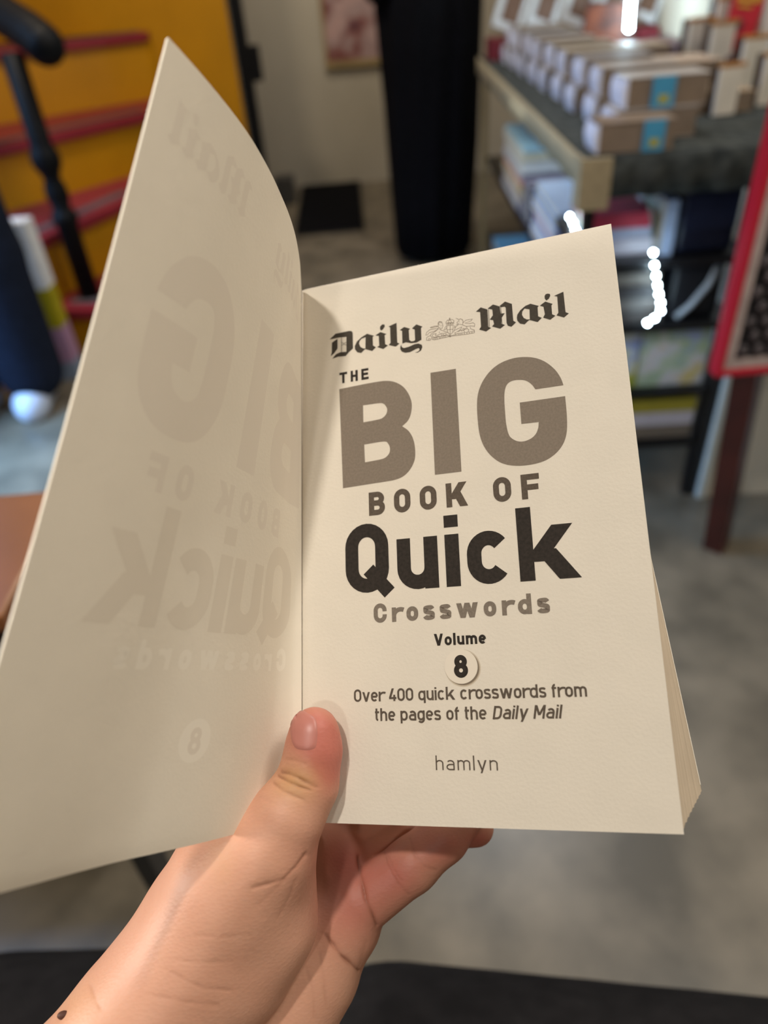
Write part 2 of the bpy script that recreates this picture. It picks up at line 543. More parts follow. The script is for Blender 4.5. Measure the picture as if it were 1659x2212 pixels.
TZ = 0.8285
RZ = math.radians(-2.72)
ordn = ['nearest', 'second nearest', 'third nearest', 'fourth', 'fifth', 'sixth', 'seventh', 'eighth', 'ninth', 'farthest']
nst = 9
for k in range(nst):
    y = 0.115 + k * 0.175
    x = 0.070 - 0.003 * k
    cov = ['a39a92', '9c8f84', '8d8580', 'a59784', '978a78', 'a0958c', '8c8784', '9b9088', 'a39a90'][k]
    for j in range(2):
        lab = f"{'upper' if j else 'lower'} white-spined paperback in the {ordn[k] if k < 8 else 'farthest'} stack along the table's left side"
        put_book(0.168, 0.092, 0.054, 'ecebf6', cov, tw(x + 0.014 * j + 0.006 * ((k + j) % 2), y + 0.012 * j, TZ + 0.054 * j), RZ + 0.04 * math.sin(3 * k + j), lab, 'white-spined paperbacks stacked on the table')
for k in range(5):
    y = 0.33 + k * 0.2
    for j in range(1 + (k % 2)):
        lab = f"{'upper' if j else 'lower'} tan paperback lying flat behind the white-spined stacks, {['first', 'second', 'third', 'fourth', 'fifth', 'sixth'][k]} from the front"
        put_book(0.17, 0.15, 0.040, 'c9b9a2', ['a08a70', 'b09a86', 'a5978f'][k % 3], tw(0.27, y, TZ + 0.04 * j), RZ + 0.05 * math.sin(k * 2), lab, 'tan paperbacks on the table')
# blue paper bands on the two nearest front books
put_book(0.15, 0.085, 0.052, 'ecebf6', '7d6a58', tw(0.012, 0.012, TZ), RZ, 'brown paperback with blue band on the front left corner of the table', None)
for (x, y, z, h, w0, lab) in ((0.142, 0.1245, TZ + 0.054, 0.054, 0.045, 'blue and yellow paper band wrapped on the nearest upper paperback'), (0.10, 0.0095, TZ, 0.052, 0.04, 'blue paper band wrapped on the brown corner paperback')):
    t_ = thing('paper_band', lab, 'label', tw(x, y, z), RZ)
    obj('band', B(0, w0, -0.0025, 0.0, 0.0, h + 0.001), pal('4f9fc4'), t_)
    obj('yellow_print', B(w0 * 0.3, w0 * 0.75, -0.0034, -0.0026, h * 0.15, h * 0.42), pal('b8b04a'), t_)
# crimson strip and upright booklets at the back of the table
rb = thing('crimson_riser', 'low crimson display step under the picture booklets at the table end', 'riser', tw(0.30, 1.25, TZ), RZ)
obj('step_board', B(-0.29, 0.33, 0.40, 0.54, 0, 0.065), pal('7a2a33'), rb)
bk = None
for k in range(5):
    x = 0.02 + k * 0.125
    lab = f"white-bordered picture booklet, {['leftmost', 'second from left', 'middle one', 'fourth from left', 'rightmost'][k]} of the row at the table's far end"
    if bk is None:
        bk = thing('picture_booklet', lab, 'book', tw(x, 1.70, TZ + 0.104), RZ, 'upright picture booklets')
        tilt = Matrix.Rotation(math.radians(20), 4, 'Y') @ Matrix.Rotation(math.radians(-14), 4, 'X')
        obj('cover_board', B(0, 0.108, 0, 0.012, 0.004, 0.26, rot=tilt), pal('c9cccd'), bk)
        obj('picture', B(0.024, 0.090, -0.002, 0.0, 0.03, 0.24, rot=tilt), pal('6a5040'), bk)
    else:
        b2 = dup(bk, tw(x, 1.70, TZ + 0.104), RZ, lab)
# gold-edged cream blocks, a picture board and a red booklet at the right
lg = thing('maroon_ledge', 'dark maroon display ledge along the wall behind the cream blocks', 'ledge', (1.05, 2.5, TZ))
lc = on_plane(1590, 118, (1.115, 0, 0), np.array([1.0, 0, 0])); c2 = on_plane(1553, 98, (1.11, 0, 0), np.array([1.0, 0, 0]))
obj('ledge_top', B(1.075, 1.16, 2.1, 3.0, 0.860, 0.872, 0.002), pal('4c2a30'), lg, world=True)
obj('ledge_face', B(1.08, 1.155, 2.11, 2.99, TZ, 0.860), pal('43262c'), lg, world=True)
kb = None
spots = [(1492, 152, TZ, 'leftmost'), (1540, 160, TZ, 'second from the left'), (1555, 246, TZ, 'nearest the stacked paperbacks'), (1606, 190, TZ, 'just right of the middle'), (1553, 98, 0.8725, 'small one up on the maroon ledge'), (1650, 225, TZ, 'rightmost at the photo edge')]
for px, py, zb, nm in spots:
    w = on_z(px, py, zb) if zb == TZ else c2; dd = float(np.linalg.norm(w - CAM)) * 0.0285
    lab = f"gold-edged cream and brown block, {nm} of the block group"
    sc_ = (dd / 0.052,) * 3
    if kb is None:
        kb = thing('gift_block', lab, 'block', (w[0], w[1], zb), math.radians(8), 'gold-edged blocks on the table')
        kb.scale = sc_
        obj('block_front', B(-0.026, 0.022, -0.016, -0.008, 0, 0.088, 0.002), pal('efe6d6'), kb)
        obj('block_body', B(-0.026, 0.026, -0.008, 0.016, 0, 0.088, 0.002), pal('3a2618'), kb)
        obj('gold_edge', B(-0.027, 0.027, -0.017, -0.006, 0.084, 0.091), pal('b9803c'), kb)
    else:
        dup(kb, (w[0], w[1], zb), math.radians(8), lab, scale=sc_)
w = on_z(1463, 104, TZ)
bp_ = thing('brown_picture_board', 'dark brown picture board leaning behind the gold-edged blocks', 'board', (min(w[0], 0.94), w[1], TZ), math.radians(-16))
tilt = Matrix.Rotation(math.radians(4), 4, 'Y') @ Matrix.Rotation(math.radians(-10), 4, 'X')
pbm = mat('brown_picture', '7a4028', 0.5, 0.3, scale=16, color2='3a1c14')
obj('picture', B(-0.085, 0.085, -0.008, -0.006, 0.01, 0.15, rot=tilt), pbm, bp_)
obj('backing', B(-0.09, 0.09, -0.006, 0.004, 0.004, 0.156, rot=tilt), pal('2e1a14'), bp_)
rc = thing('red_booklet', 'tall red booklet with yellow lettering standing on the maroon ledge', 'booklet', (lc[0], lc[1] + 0.02, 0.8725), math.radians(-10))
tilt = Matrix.Rotation(math.radians(9), 4, 'Y') @ Matrix.Rotation(math.radians(-10), 4, 'X')
obj('booklet_cover', B(-0.042, 0.042, -0.006, 0.006, 0.006, 0.155, rot=tilt), pal('c0202e'), rc)
bm = bmesh.new()
for q in range(3): box(bm, -0.032 + 0.022 * q, -0.015 + 0.022 * q, -0.0085, -0.0062, 0.122, 0.146, rot=tilt)
box(bm, -0.026, 0.012, -0.0085, -0.0062, 0.108, 0.114, rot=tilt)
obj('yellow_lettering', bm, pal('d8aa3a'), rc)
bm = bmesh.new(); sphere(bm, tuple(tilt @ Vector((-0.012, -0.007, 0.065))), 0.017, 14, (1, 0.15, 1.1))
obj('printed_portrait', bm, pal('7b3a44'), rc)

# bundles on the shelves, seen through the front
def shelf_book(x0, x1, y0, y1, z0, z1, cover, label, name='shelf_book', pages='cfc6b0', rz=RZ, group=None):
    t_ = thing(name, label, 'book', tw(x0, y0, z0), rz, group)
    w, d, t = x1 - x0, y1 - y0, z1 - z0
    bm = bmesh.new(); e = min(0.002, t * 0.2)
    box(bm, 0, w, 0, d, 0, e); box(bm, 0, w, 0, d, t - e, t); box(bm, 0, w, 0, e, e, t - e)
    obj('cover', bm, pal(cover), t_)
    obj('page_block', B(0.002, w - 0.002, e, d - 0.003, e, t - e), pal(pages), t_)
    return t_


zs = 0.619
shelf_book(0.03, 0.17, 0.05, 0.24, zs, zs + 0.03, 'd7d4e0', 'white paperback lying lowest on the upper shelf under the valance', group='upper shelf books')
shelf_book(0.03, 0.16, 0.06, 0.24, zs + 0.03, zs + 0.055, 'b8c4dd', 'pale blue paperback second in the small pile under the valance', group='upper shelf books')
shelf_book(0.03, 0.155, 0.05, 0.24, zs + 0.055, zs + 0.085, 'c73a50', 'red paperback topmost of the small pile under the valance', group='upper shelf books')
shelf_book(0.175, 0.20, 0.03, 0.2, zs, zs + 0.11, '9fb2d2', 'pale blue paperback standing between the pile and the dark bag', group='upper shelf books')
bg = thing('dark_bag', 'dark navy bag on the upper shelf of the display table', 'bag', tw(0.21, 0.03, zs), RZ)
obj('bag_body', B(0, 0.115, 0, 0.22, 0, 0.125, 0.012), pal('151a2c', 0.4), bg, True)
obj('bag_flap', B(0.004, 0.111, -0.006, 0.0, 0.05, 0.125, 0.002), pal('1d2338', 0.35), bg)
zs = 0.476
for k in range(4):
    shelf_book(0.05, 0.20 - 0.006 * k, 0.02 + 0.004 * (k % 2), 0.17, zs + 0.028 * k, zs + 0.028 * k + 0.026, ['3c3634', '57504c', '2e2a2b', '5e564f'][k],
               ['dark grey paperback lowest of the flat pile on the middle shelf', 'grey paperback second from bottom of the flat pile on the middle shelf', 'black paperback third from bottom of the flat pile on the middle shelf', 'grey-brown paperback topmost of the flat pile on the middle shelf'][k], group='middle shelf books', pages='8d857e')
bg = thing('strapped_bag', 'black bag with a pale strap on the middle shelf', 'bag', tw(0.215, 0.03, zs), RZ)
obj('bag_body', B(0, 0.108, 0, 0.2, 0, 0.118, 0.012), pal('0d0e14', 0.5), bg, True)
bm = tube(bmesh.new(), [(0.018, -0.004, 0.004), (0.045, -0.006, 0.03), (0.075, -0.006, 0.075), (0.09, -0.003, 0.115)], 0.007, 8)
obj('strap', bm, pal('8f949c'), bg, True)
mg = mat('magazine_cover', 'aebd3c', 0.3, 0.5, scale=15, color2='8fa4dc')
r_ = [n for n in mg.node_tree.nodes if n.type == 'VALTORGB'][0].color_ramp
r_.elements[0].position = 0.36; r_.elements[1].position = 0.62
for q, c in ((0.46, 'd4e4ea'), (0.53, 'd8d58a')): e = r_.elements.new(q); e.color = lin(c)
mg2 = mat('magazine_cover_tan', 'cfc48a', 0.3, 0.5, scale=13, color2='9fb4dc')
r2 = [n for n in mg2.node_tree.nodes if n.type == 'VALTORGB'][0].color_ramp
for q, c in ((0.45, 'a9c4a0'), (0.55, 'd0d4e4')): e = r2.elements.new(q); e.color = lin(c)
for x, w, mm_, lab in ((0.06, 0.105, mg, 'green and blue magazine standing at the left of the lower shelf'), (0.17, 0.155, mg2, 'tan and green magazine standing at the right of the lower shelf')):
    t_ = thing('magazine', lab, 'magazine', tw(x, 0.03, 0.309), RZ, 'magazines on the lower shelf')
    obj('magazine_front', B(0, w, 0.0, 0.004, 0, 0.145), mm_, t_)
    obj('magazine_pages', B(0.001, w - 0.001, 0.004, 0.03, 0, 0.144), pal('c9c4b4'), t_)
obj('shelf', B(0.022, 0.345, 0.012, 0.5, 0.296, 0.306), M['black_metal'], tb)
for k, (c, lab) in enumerate((('7d756a', 'brown flat box lowest on the bottom shelf'), ('c9c9d8', 'white booklet lying on the brown box of the bottom shelf'), ('a9a23c', 'yellow booklet lying topmost on the bottom shelf'))):
    shelf_book(0.06, 0.32, 0.02, 0.25, 0.169 + 0.036 * k, 0.169 + 0.036 * (k + 1) - 0.001, c, lab, 'booklet', group='bottom shelf booklets')
# piles seen through the long left side
z = 0.476
pile = [(0.030, '8a7f90', 'purple-grey magazine lowest of the tall pile on the middle shelf'), (0.028, 'c7a77e', 'tan magazine second from bottom of the tall shelf pile'), (0.022, 'd0a43c', 'yellow magazine third from bottom of the tall shelf pile'), (0.022, 'd04a5c', 'crimson magazine in the middle of the tall shelf pile'),
        (0.014, 'a9a6ac', 'grey magazine fourth from top of the tall shelf pile'), (0.036, 'e6e6de', 'thick white magazine third from top of the tall shelf pile'), (0.026, 'e0d8b8', 'cream magazine second from top of the tall shelf pile'), (0.010, 'a6d0de', 'pale blue magazine topmost of the tall shelf pile')]
for k, (t, c, lab) in enumerate(pile):
    shelf_book(0.024 + 0.005 * (k % 2), 0.30, 0.95 - 0.006 * k, 1.33, z, z + t, c, lab, 'magazine', pages='cfc8b4', group='tall magazine pile')
    z += t + 0.0005
for k in range(6):
    shelf_book(0.030 + 0.005 * (k % 3), 0.28, 0.40 + 0.01 * (k % 2), 0.74, 0.476 + 0.023 * k, 0.476 + 0.023 * k + 0.022, ['d0d2e4', '7ea2cf', 'e06a80', 'd6d9ea', '6f93c4', 'c2d4ec'][k],
               ['white booklet lowest of the short side pile', 'blue booklet second from bottom of the short side pile', 'pink booklet third from bottom of the short side pile', 'white booklet fourth from bottom of the short side pile', 'blue booklet fifth from bottom of the short side pile', 'pale booklet topmost of the short side pile'][k], 'booklet', group='short side pile')
for k in range(5):
    shelf_book(0.03, 0.25, 0.775 + 0.031 * k, 0.80 + 0.031 * k, 0.476, 0.585, ['4a4452', '9a93a0', '3b3a4a', 'a098a6', '55506a'][k], f"{['first', 'second', 'third', 'fourth', 'fifth'][k]} from the front of the upright grey books on the middle shelf", 'upright_book', group='upright books on the middle shelf')
shelf_book(0.03, 0.25, 0.9, 1.6, 0.169, 0.20, '5da6d6', 'bright blue folder lying on the bottom shelf near the tan leg', 'folder')

# white light strings
for nm, pts, lab, nb_ in (
        ('string_light', [on_y(1398, 405, 1.455), on_y(1408, 480, 1.45), on_y(1412, 560, 1.45), on_y(1424, 640, 1.45), on_y(1430, 668, 1.447), on_y(1412, 690, 1.445), on_y(1390, 702, 1.445)], 'white string of fairy lights hanging in front of the shelves', 9),
        ('string_light', [on_y(1226, 462, 1.62), on_y(1236, 476, 1.62), on_y(1244, 500, 1.61), on_y(1240, 540, 1.60)], 'short white fairy light string by the left front table leg', 5),
        ('string_light', [on_y(1366, -40, 2.9), on_y(1362, 10, 2.9), on_y(1358, 66, 2.88)], 'bright white light strip behind the upright booklets', 8)):
    t_ = thing(nm, lab, 'light', pts[-1])
    obj('wire', tube(bmesh.new(), pts, 0.0015, 6), M['wire'], t_, True, True)
    pp = [Vector(p) for p in pts]
    seg = [(b - a).length for a, b in zip(pp, pp[1:])]; tot = sum(seg)
    for i in range(nb_):
        d = tot * (i + 0.5) / nb_; j = 0
        if nb_ == 9: d = tot * (0.36 + 0.64 * ((i + 0.5) / nb_) ** 0.8)
        while d > seg[j]: d -= seg[j]; j += 1
        c = pp[j].lerp(pp[j + 1], d / seg[j])
        obj('bulb', sphere(bmesh.new(), c, 0.0036 if nb_ != 8 else 0.010, 10), M['led'], t_, True, True)

# ------------------------------------------------------------------ easel with the red-framed board
ez = thing('easel_board', 'red framed board of dark beads on a dark red wooden easel', 'display board', (0.775, 1.25, 0))
Y0 = 1.14
obj('frame', B(0.612, 1.05, Y0 - 0.012, Y0 + 0.02, 0.52, 0.532, 0.003), M['sign_red'], ez, world=True)
bm = B(0.612, 0.624, Y0 - 0.012, Y0 + 0.02, 0.532, 1.2, 0.003); box(bm, 1.038, 1.05, Y0 - 0.012, Y0 + 0.02, 0.532, 1.2); box(bm, 0.612, 1.05, Y0 - 0.012, Y0 + 0.02, 1.2, 1.212)
obj('frame', bm, M['sign_red'], ez, world=True)
bm = B(0.624, 0.642, Y0 - 0.006, Y0 + 0.015, 0.532, 1.2); box(bm, 0.642, 1.038, Y0 - 0.006, Y0 + 0.015, 0.532, 0.55)
obj('mesh_border', bm, M['sign_white'], ez, world=True)
bm = B(0.642, 1.038, Y0, Y0 + 0.015, 0.55, 1.2)
obj('panel', bm, M['sign_field'], ez, world=True)
bm = bmesh.new()
for i in range(14):
    for j in range(24):
        sphere(bm, (0.655 + 0.027 * i + 0.0135 * (j % 2), Y0 - 0.004, 0.565 + 0.026 * j), 0.011, 8, (0.95, 0.7, 1.1))
tag(obj('beads', bm, M['bead'], ez, True, True), kind='stuff')
bm = tube(bmesh.new(), [on_y(1542, 1193, 1.25) * np.array([1, 1, 0]) + np.array([0, 0, 0.0]), on_y(1618, 800, 1.25), on_y(1672, 500, 1.26)], [0.031, 0.033, 0.033], 4)
obj('easel_leg', bm, M['mahogany'], ez, world=True)
obj('easel_leg', tube(bmesh.new(), [(1.05, 1.25, 0), (1.0, 1.25, 0.5), (0.9, 1.24, 1.25)], 0.021, 4), M['mahogany'], ez)
for o in [c for c in ez.children if c.name.startswith('easel_leg')][1:]:
    o.data.transform(chain(ez).inverted())
obj('easel_ledge', B(0.70, 1.06, Y0 + 0.02, 1.27, 0.50, 0.52), M['mahogany'], ez, world=True)

# ------------------------------------------------------------------ brown table beside the reader
wt = thing('side_table', 'brown polished wooden side table with dark sides at the left edge', 'table', (-0.62, 0.56, 0))
tzz = 0.72
q = on_z(145, 1057, tzz)
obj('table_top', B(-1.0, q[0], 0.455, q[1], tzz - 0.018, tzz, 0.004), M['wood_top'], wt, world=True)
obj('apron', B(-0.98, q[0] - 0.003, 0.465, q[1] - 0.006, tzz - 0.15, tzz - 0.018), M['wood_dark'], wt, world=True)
for x in (-0.98, q[0] - 0.024):
    for y in (0.475, q[1] - 0.045):
        obj('leg', B(x, x + 0.023, y, y + 0.036, 0, tzz - 0.15), M['black_metal'], wt, world=True)
sb = thing('storage_box', 'black storage box on the floor just behind the brown side table', 'box', (-0.75, 0.76, 0))
obj('box_body', B(-0.22, 0.30, -0.085, 0.05, 0, 0.38, 0.008), M['black_metal'], sb)
obj('box_lid', B(-0.225, 0.305, -0.09, 0.055, 0.38, 0.41, 0.006), M['black_cloth'], sb)
# ------------------------------------------------------------------ people in the background
def body(name, prims, root, h, k=0.035, material=None):
    pts = np.array([p for a in prims for p in (a[0], a[1])]); rm = max(max(a[2], a[3]) for a in prims)

    def f(P):
        d = None
        for a, b, r1, r2 in prims:
            q = sd_cone(P, a, b, r1, r2)
            d = q if d is None else smin(d, q, k)
        return d
    V, F = surface_nets(f, pts.min(0) - rm - 3 * h, pts.max(0) + rm + 3 * h, h)
    return raw(name, V, F, material or M['skin_plain'], root, True, True)


def person(loc, rz, label, kind):
    r = thing('person', label, 'person', loc, rz)
    T = chain(r)
    W = lambda x, y, z: tuple(T @ Vector((x, y, z)))
    pr = [(W(0, 0, 0.98), W(0, 0, 1.32), 0.13, 0.15), (W(0, 0, 1.40), W(0, -0.01, 1.50), 0.055, 0.05), (W(0, -0.015, 1.60), W(0, -0.005, 1.645), 0.085, 0.095),
          (W(0, -0.03, 1.545), W(0, -0.05, 1.53), 0.05, 0.03), (W(0, -0.105, 1.60), W(0, -0.122, 1.575), 0.012, 0.016)]
    for s in (-1, 1):
        pr += [(W(0.06 * s, 0, 1.36), W(0.17 * s, 0, 1.37), 0.07, 0.055), (W(0.19 * s, 0, 1.34), W(0.235 * s, 0.02, 1.08), 0.048, 0.038), (W(0.235 * s, 0.02, 1.08), W(0.09 * s, -0.215, 1.03), 0.036, 0.026),
               (W(0.085 * s, 0, 0.94), W(0.09 * s, -0.01, 0.50), 0.088, 0.055), (W(0.09 * s, -0.01, 0.50), W(0.09 * s, 0.02, 0.09), 0.053, 0.036), (W(0.09 * s, 0.03, 0.05), W(0.095 * s, -0.09, 0.036), 0.036, 0.03),
               (W(0.095 * s, -0.005, 1.605), W(0.10 * s, 0.0, 1.575), 0.016, 0.012)]
        for q in range(4):
            pr.append((W(0.06 * s, -0.232, 1.055 - 0.019 * q), W((-0.02 + 0.008 * abs(q - 1.5)) * s, -0.245 - 0.004 * q, 1.045 - 0.019 * q), 0.012, 0.009))
        pr.append((W(0.085 * s, -0.225, 1.055), W(0.045 * s, -0.25, 1.09), 0.012, 0.010))
    body('body', pr, r, 0.011, 0.022)
    # hair
    hp = [(W(0, 0.02, 1.63), W(0, 0.02, 1.665), 0.105, 0.09), (W(0, 0.05, 1.60), W(0, 0.06, 1.45), 0.08, 0.06)]
    body('hair', hp, r, 0.012, 0.03, M['hair'])
    cl = M['black_cloth'] if kind == 'robe' else M['navy_cloth']
    top = [(W(0, 0, 0.94), W(0, 0, 1.32), 0.165, 0.17), (W(0, 0, 1.36), W(0, 0, 1.40), 0.12, 0.075)]
    for s in (-1, 1):
        top += [(W(0.07 * s, 0, 1.36), W(0.18 * s, 0, 1.37), 0.08, 0.066), (W(0.19 * s, 0, 1.34), W(0.237 * s, 0.02, 1.08), 0.062, 0.056), (W(0.237 * s, 0.02, 1.08), W(0.115 * s, -0.185, 1.035), 0.054, 0.042)]
    body('shirt', top, r, 0.012, 0.03, cl)
    if kind == 'robe':
        bm = bmesh.new()
        fold = lambda a, z: (1 + 0.055 * math.sin(7 * a + 2.5 * z) * min(1, (1.15 - z) * 1.3) + 0.03 * math.sin(13 * a - 3 * z)) * (1 + 0.10 * abs(math.cos(a)))
        lathe(bm, [(0.155, 0.03), (0.168, 0.04), (0.172, 0.25), (0.18, 0.5), (0.19, 0.8), (0.20, 1.0), (0.17, 1.12), (0.10, 1.14)], 0, 0, 96, fold)
        obj('skirt', bm, cl, r, True)
    else:
        tr = []
        for s in (-1, 1):
            tr += [(W(0.07 * s, 0, 0.97), W(0.105 * s, 0, 0.52), 0.135, 0.114), (W(0.105 * s, 0, 0.52), W(0.108 * s, 0.0, 0.135), 0.114, 0.104)]
        V_ = body('trousers', tr, r, 0.011, 0.02, cl)
    for s in (-1, 1):
        sh = [(W(0.095 * s, 0.05, 0.045), W(0.10 * s, -0.075, 0.044), 0.055, 0.054), (W(0.10 * s, -0.075, 0.044), W(0.10 * s, -0.10, 0.036), 0.054, 0.042)]
        body('shoe', sh, r, 0.009, 0.02, M['black'] if kind == 'robe' else M['white_rubber'])
    return r


person((0.352, 3.52, 0), math.radians(205), 'person in a long black skirt standing by the far end of the display table', 'robe')
person((-1.262, 2.27, 0), math.radians(2), 'person in dark navy trousers and white shoes standing by the yellow stairs', 'trousers')

# ------------------------------------------------------------------ the open book
PO = np.array([-0.036124, 0.127020, 0.925134])
UX = np.array([0.953095, -0.226581, 0.200678]); UY = np.array([0.054502, 0.780659, 0.622577]); UN = np.array([-0.297725, -0.582437, 0.756390])
book = thing('open_book', 'open paperback crossword book held up in the hand', 'book')
bmx = Matrix.Identity(4)
for i in range(3):
    bmx[i][0], bmx[i][1], bmx[i][2], bmx[i][3] = UX[i], UY[i], UN[i], PO[i]
book.matrix_basis = bmx
PW, PH = 118.4, 198.0
MM = 0.001


def page_pt(u, v, h):
    return PO + (UX * u + UY * v + UN * h) * MM


TOP = [(0.0, 0.0), (3.6, 8.3), (7.8, 18.2), (11.2, 27.5), (13.8, 35.6), (16.2, 45.2), (18.3, 56.5), (19.7, 66), (20.7, 78), (20.7, 88), (19.9, 99.5), (18.8, 109), (18.0, 114.6)]
BOT = [(0.0, 0.0), (-4.5, 2.0), (-8.6, 7.5), (-10.6, 14), (-12.2, 21), (-14.3, 30), (-17.2, 40), (-20.8, 50), (-24.5, 60), (-27.6, 72), (-30, 84), (-32.2, 95), (-34.6, 106)]


def resample(pts, total, n):
    pts = np.array(pts, float)
    # smooth through the points, then arc length
    fine = []
    P = np.vstack([2 * pts[0] - pts[1], pts, 2 * pts[-1] - pts[-2]])
    for i in range(1, len(P) - 2):
        for t in np.linspace(0, 1, 20, endpoint=False):
            a, b, c, d = P[i - 1], P[i], P[i + 1], P[i + 2]
            fine.append(0.5 * (2 * b + (c - a) * t + (2 * a - 5 * b + 4 * c - d) * t * t + (3 * b - a - 3 * c + d) * t ** 3))
    fine.append(pts[-1]); fine = np.array(fine)
    s = np.concatenate([[0], np.cumsum(np.linalg.norm(np.diff(fine, axis=0), axis=1))])
    dirn = (fine[-1] - fine[-8]) / np.linalg.norm(fine[-1] - fine[-8])
    q = np.linspace(0, total, n)
    out = np.stack([np.interp(q, s, fine[:, k]) for k in (0, 1)], 1)
    over = q > s[-1]
    out[over] = fine[-1] + dirn * (q[over] - s[-1])[:, None]
    return out


NS = 241
PT, PB = resample(TOP, PW, NS), resample(BOT, PW, NS)


def left_xyz(s, v, off=0.0):
    """leaf surface in page millimetres: distance s from the gutter, height v; off = towards the reader"""
    s = np.asarray(s, float); v = np.asarray(v, float)
    def at(s):
        x = np.clip(s / PW * (NS - 1), 0, NS - 1.001); i = x.astype(int); f = (x - i)[..., None]
        return PT[i] * (1 - f) + PT[i + 1] * f, PB[i] * (1 - f) + PB[i + 1] * f
    a, b = at(s); w = (np.clip(v / PH, 0, 1) ** 0.85)[..., None]
    p = a * w + b * (1 - w)
    a2, b2 = at(np.clip(s + 0.6, 0, PW)); a1, b1 = at(np.clip(s - 0.6, 0, PW))
    t = (a2 * w + b2 * (1 - w)) - (a1 * w + b1 * (1 - w))
    t /= np.linalg.norm(t, axis=-1, keepdims=True)
    n = np.stack([t[..., 1], -t[..., 0]], -1)          # towards +u: the side the reader sees
    p = p + n * np.asarray(off, float)[..., None]
    return np.stack([p[..., 0], v, p[..., 1]], -1)


def slab(fn, ss, vs, o0, o1):
    """closed sheet between offsets o0 and o1"""
    S, Vv = np.meshgrid(ss, vs, indexing='ij')
    A = fn(S, Vv, o1).reshape(-1, 3); Bq = fn(S, Vv, o0).reshape(-1, 3)
    ns, nv = len(ss), len(vs); N = ns * nv
    F = []
    for i in range(ns - 1):
        for j in range(nv - 1):
            a, b, c, d = i * nv + j, (i + 1) * nv + j, (i + 1) * nv + j + 1, i * nv + j + 1
            F.append((a, b, c, d)); F.append((N + a, N + d, N + c, N + b))
    for i in range(ns - 1):
        for j in (0, nv - 1):
            a, b = i * nv + j, (i + 1) * nv + j
            F.append((a, N + a, N + b, b) if j == 0 else (a, b, N + b, N + a))
    for j in range(nv - 1):
        for i in (0, ns - 1):
            a, b = i * nv + j, i * nv + j + 1
            F.append((a, b, N + b, N + a) if i == 0 else (a, N + a, N + b, b))
    return np.vstack([A, Bq]) * MM, F


def sheet(name, fn, ss, vs, o0, o1, m_, parent):
    V, F = slab(fn, ss, vs, o0, o1)
    o = raw(name, V, F, m_, parent, True)
    bmq = bmesh.new(); bmq.from_mesh(o.data); bmesh.ops.recalc_face_normals(bmq, faces=bmq.faces); bmq.to_mesh(o.data); bmq.free()
    md = o.modifiers.new('edges', 'EDGE_SPLIT'); md.split_angle = math.radians(40)
    return o


ss = np.linspace(0, PW, 190); vs = np.linspace(0, PH, 100)
leaf = sheet('facing_page', left_xyz, ss, vs, -0.12, 0.0, M['paper_left'], book)
cover = sheet('front_cover', lambda s, v, o: left_xyz(np.minimum(s, PW), v, o), ss, vs, -0.85, -0.16, M['card'], book)
flat = lambda u, v, o: np.stack([u, v, o + 0 * u - 0.5 * np.clip((3.0 - u) / 3.0, 0, 1) ** 2], -1)
page = sheet('title_page', flat, np.concatenate([np.linspace(0, 5, 9), np.linspace(8, 118.6, 24)]), np.linspace(0, PH, 20), -0.12, 0.0, M['paper'], book)

# the thick block of pages under the title page, its lower leaves turned a little by the fingers
bm = bmesh.new(); lay = []
ang = math.radians(5.2)
NL = 46
for k in range(NL + 1):
    t = k / NL
    a = ang * t ** 0.8; h = -0.35 - 21.5 * t
    w = 118.2 + 8.4 * t; x0 = 0.5 - 2.5 * math.sin(math.pi * t)
    jit = 0.12 * math.sin(k * 2.3) + 0.1 * math.sin(k * 5.1)
    ring = []
    for (u, v) in ((x0, 0.3), (w + jit, 0.3), (w + jit, 197.7), (x0, 197.7)):
        uu = u * math.cos(a) - (v - 1.8) * math.sin(a) * min(1, u / 60.0); vv = 0.0 + (v - 1.8) * math.cos(a) + u * math.sin(a) + 1.8 * (1 - t) - 1.2 * t
        ring.append(bm.verts.new((uu * MM, vv * MM, h * MM)))
    lay.append(ring)
for r0, r1 in zip(lay, lay[1:]):
    for k in range(4): bm.faces.new((r0[k], r0[(k + 1) % 4], r1[(k + 1) % 4], r1[k]))
bm.faces.new(lay[0]); bm.faces.new(lay[-1][::-1])
obj('page_block', bm, mat('page_edges', 'b9a892', 0.85, 0.1, noise=0.10, scale=40), book)  # darker edge paper, lowered further so the colour carries its shade
last = [v for v in [(-1.4, -1.0), (126.2, 10.6), (108.4, 206.5), (-1.4, 196.0)]]
bm = prism(bmesh.new(), [(x * MM, y * MM) for x, y in last], -22.75 * MM, -22.0 * MM)
obj('back_cover', bm, M['card'], book)
bm = prism(bmesh.new(), [(-3.4 * MM, -1 * MM), (-2.6 * MM, -1 * MM), (-2.6 * MM, 196 * MM), (-3.4 * MM, 196 * MM)], -22.75 * MM, -0.6 * MM)
obj('spine', bm, M['card'], book)

# ------------------------------------------------------------------ lettering: stroke and outline glyphs in page millimetres
RIGHT = lambda P, o: np.stack([P[:, 0], P[:, 1], 0 * P[:, 0] + o], -1)


def arc(cx, cy, rx, ry, a0, a1, n=14):
    return [(cx + rx * math.cos(math.radians(a0 + (a1 - a0) * i / n)), cy + ry * math.sin(math.radians(a0 + (a1 - a0) * i / n))) for i in range(n + 1)]


def crs(pts, n=6, closed=False):
    P = [np.array(p, float) for p in pts]; N = len(P); out = []
    for i in range(N if closed else N - 1):
        g = lambda k: P[k % N] if closed else P[min(max(k, 0), N - 1)]
        a, b, c, d = g(i - 1), g(i), g(i + 1), g(i + 2)
        for t in [k / n for k in range(n)]:
            out.append(tuple(0.5 * (2 * b + (c - a) * t + (2 * a - 5 * b + 4 * c - d) * t * t + (3 * b - a - 3 * c + d) * t ** 3)))
    if not closed: out.append(tuple(P[-1]))
    return out


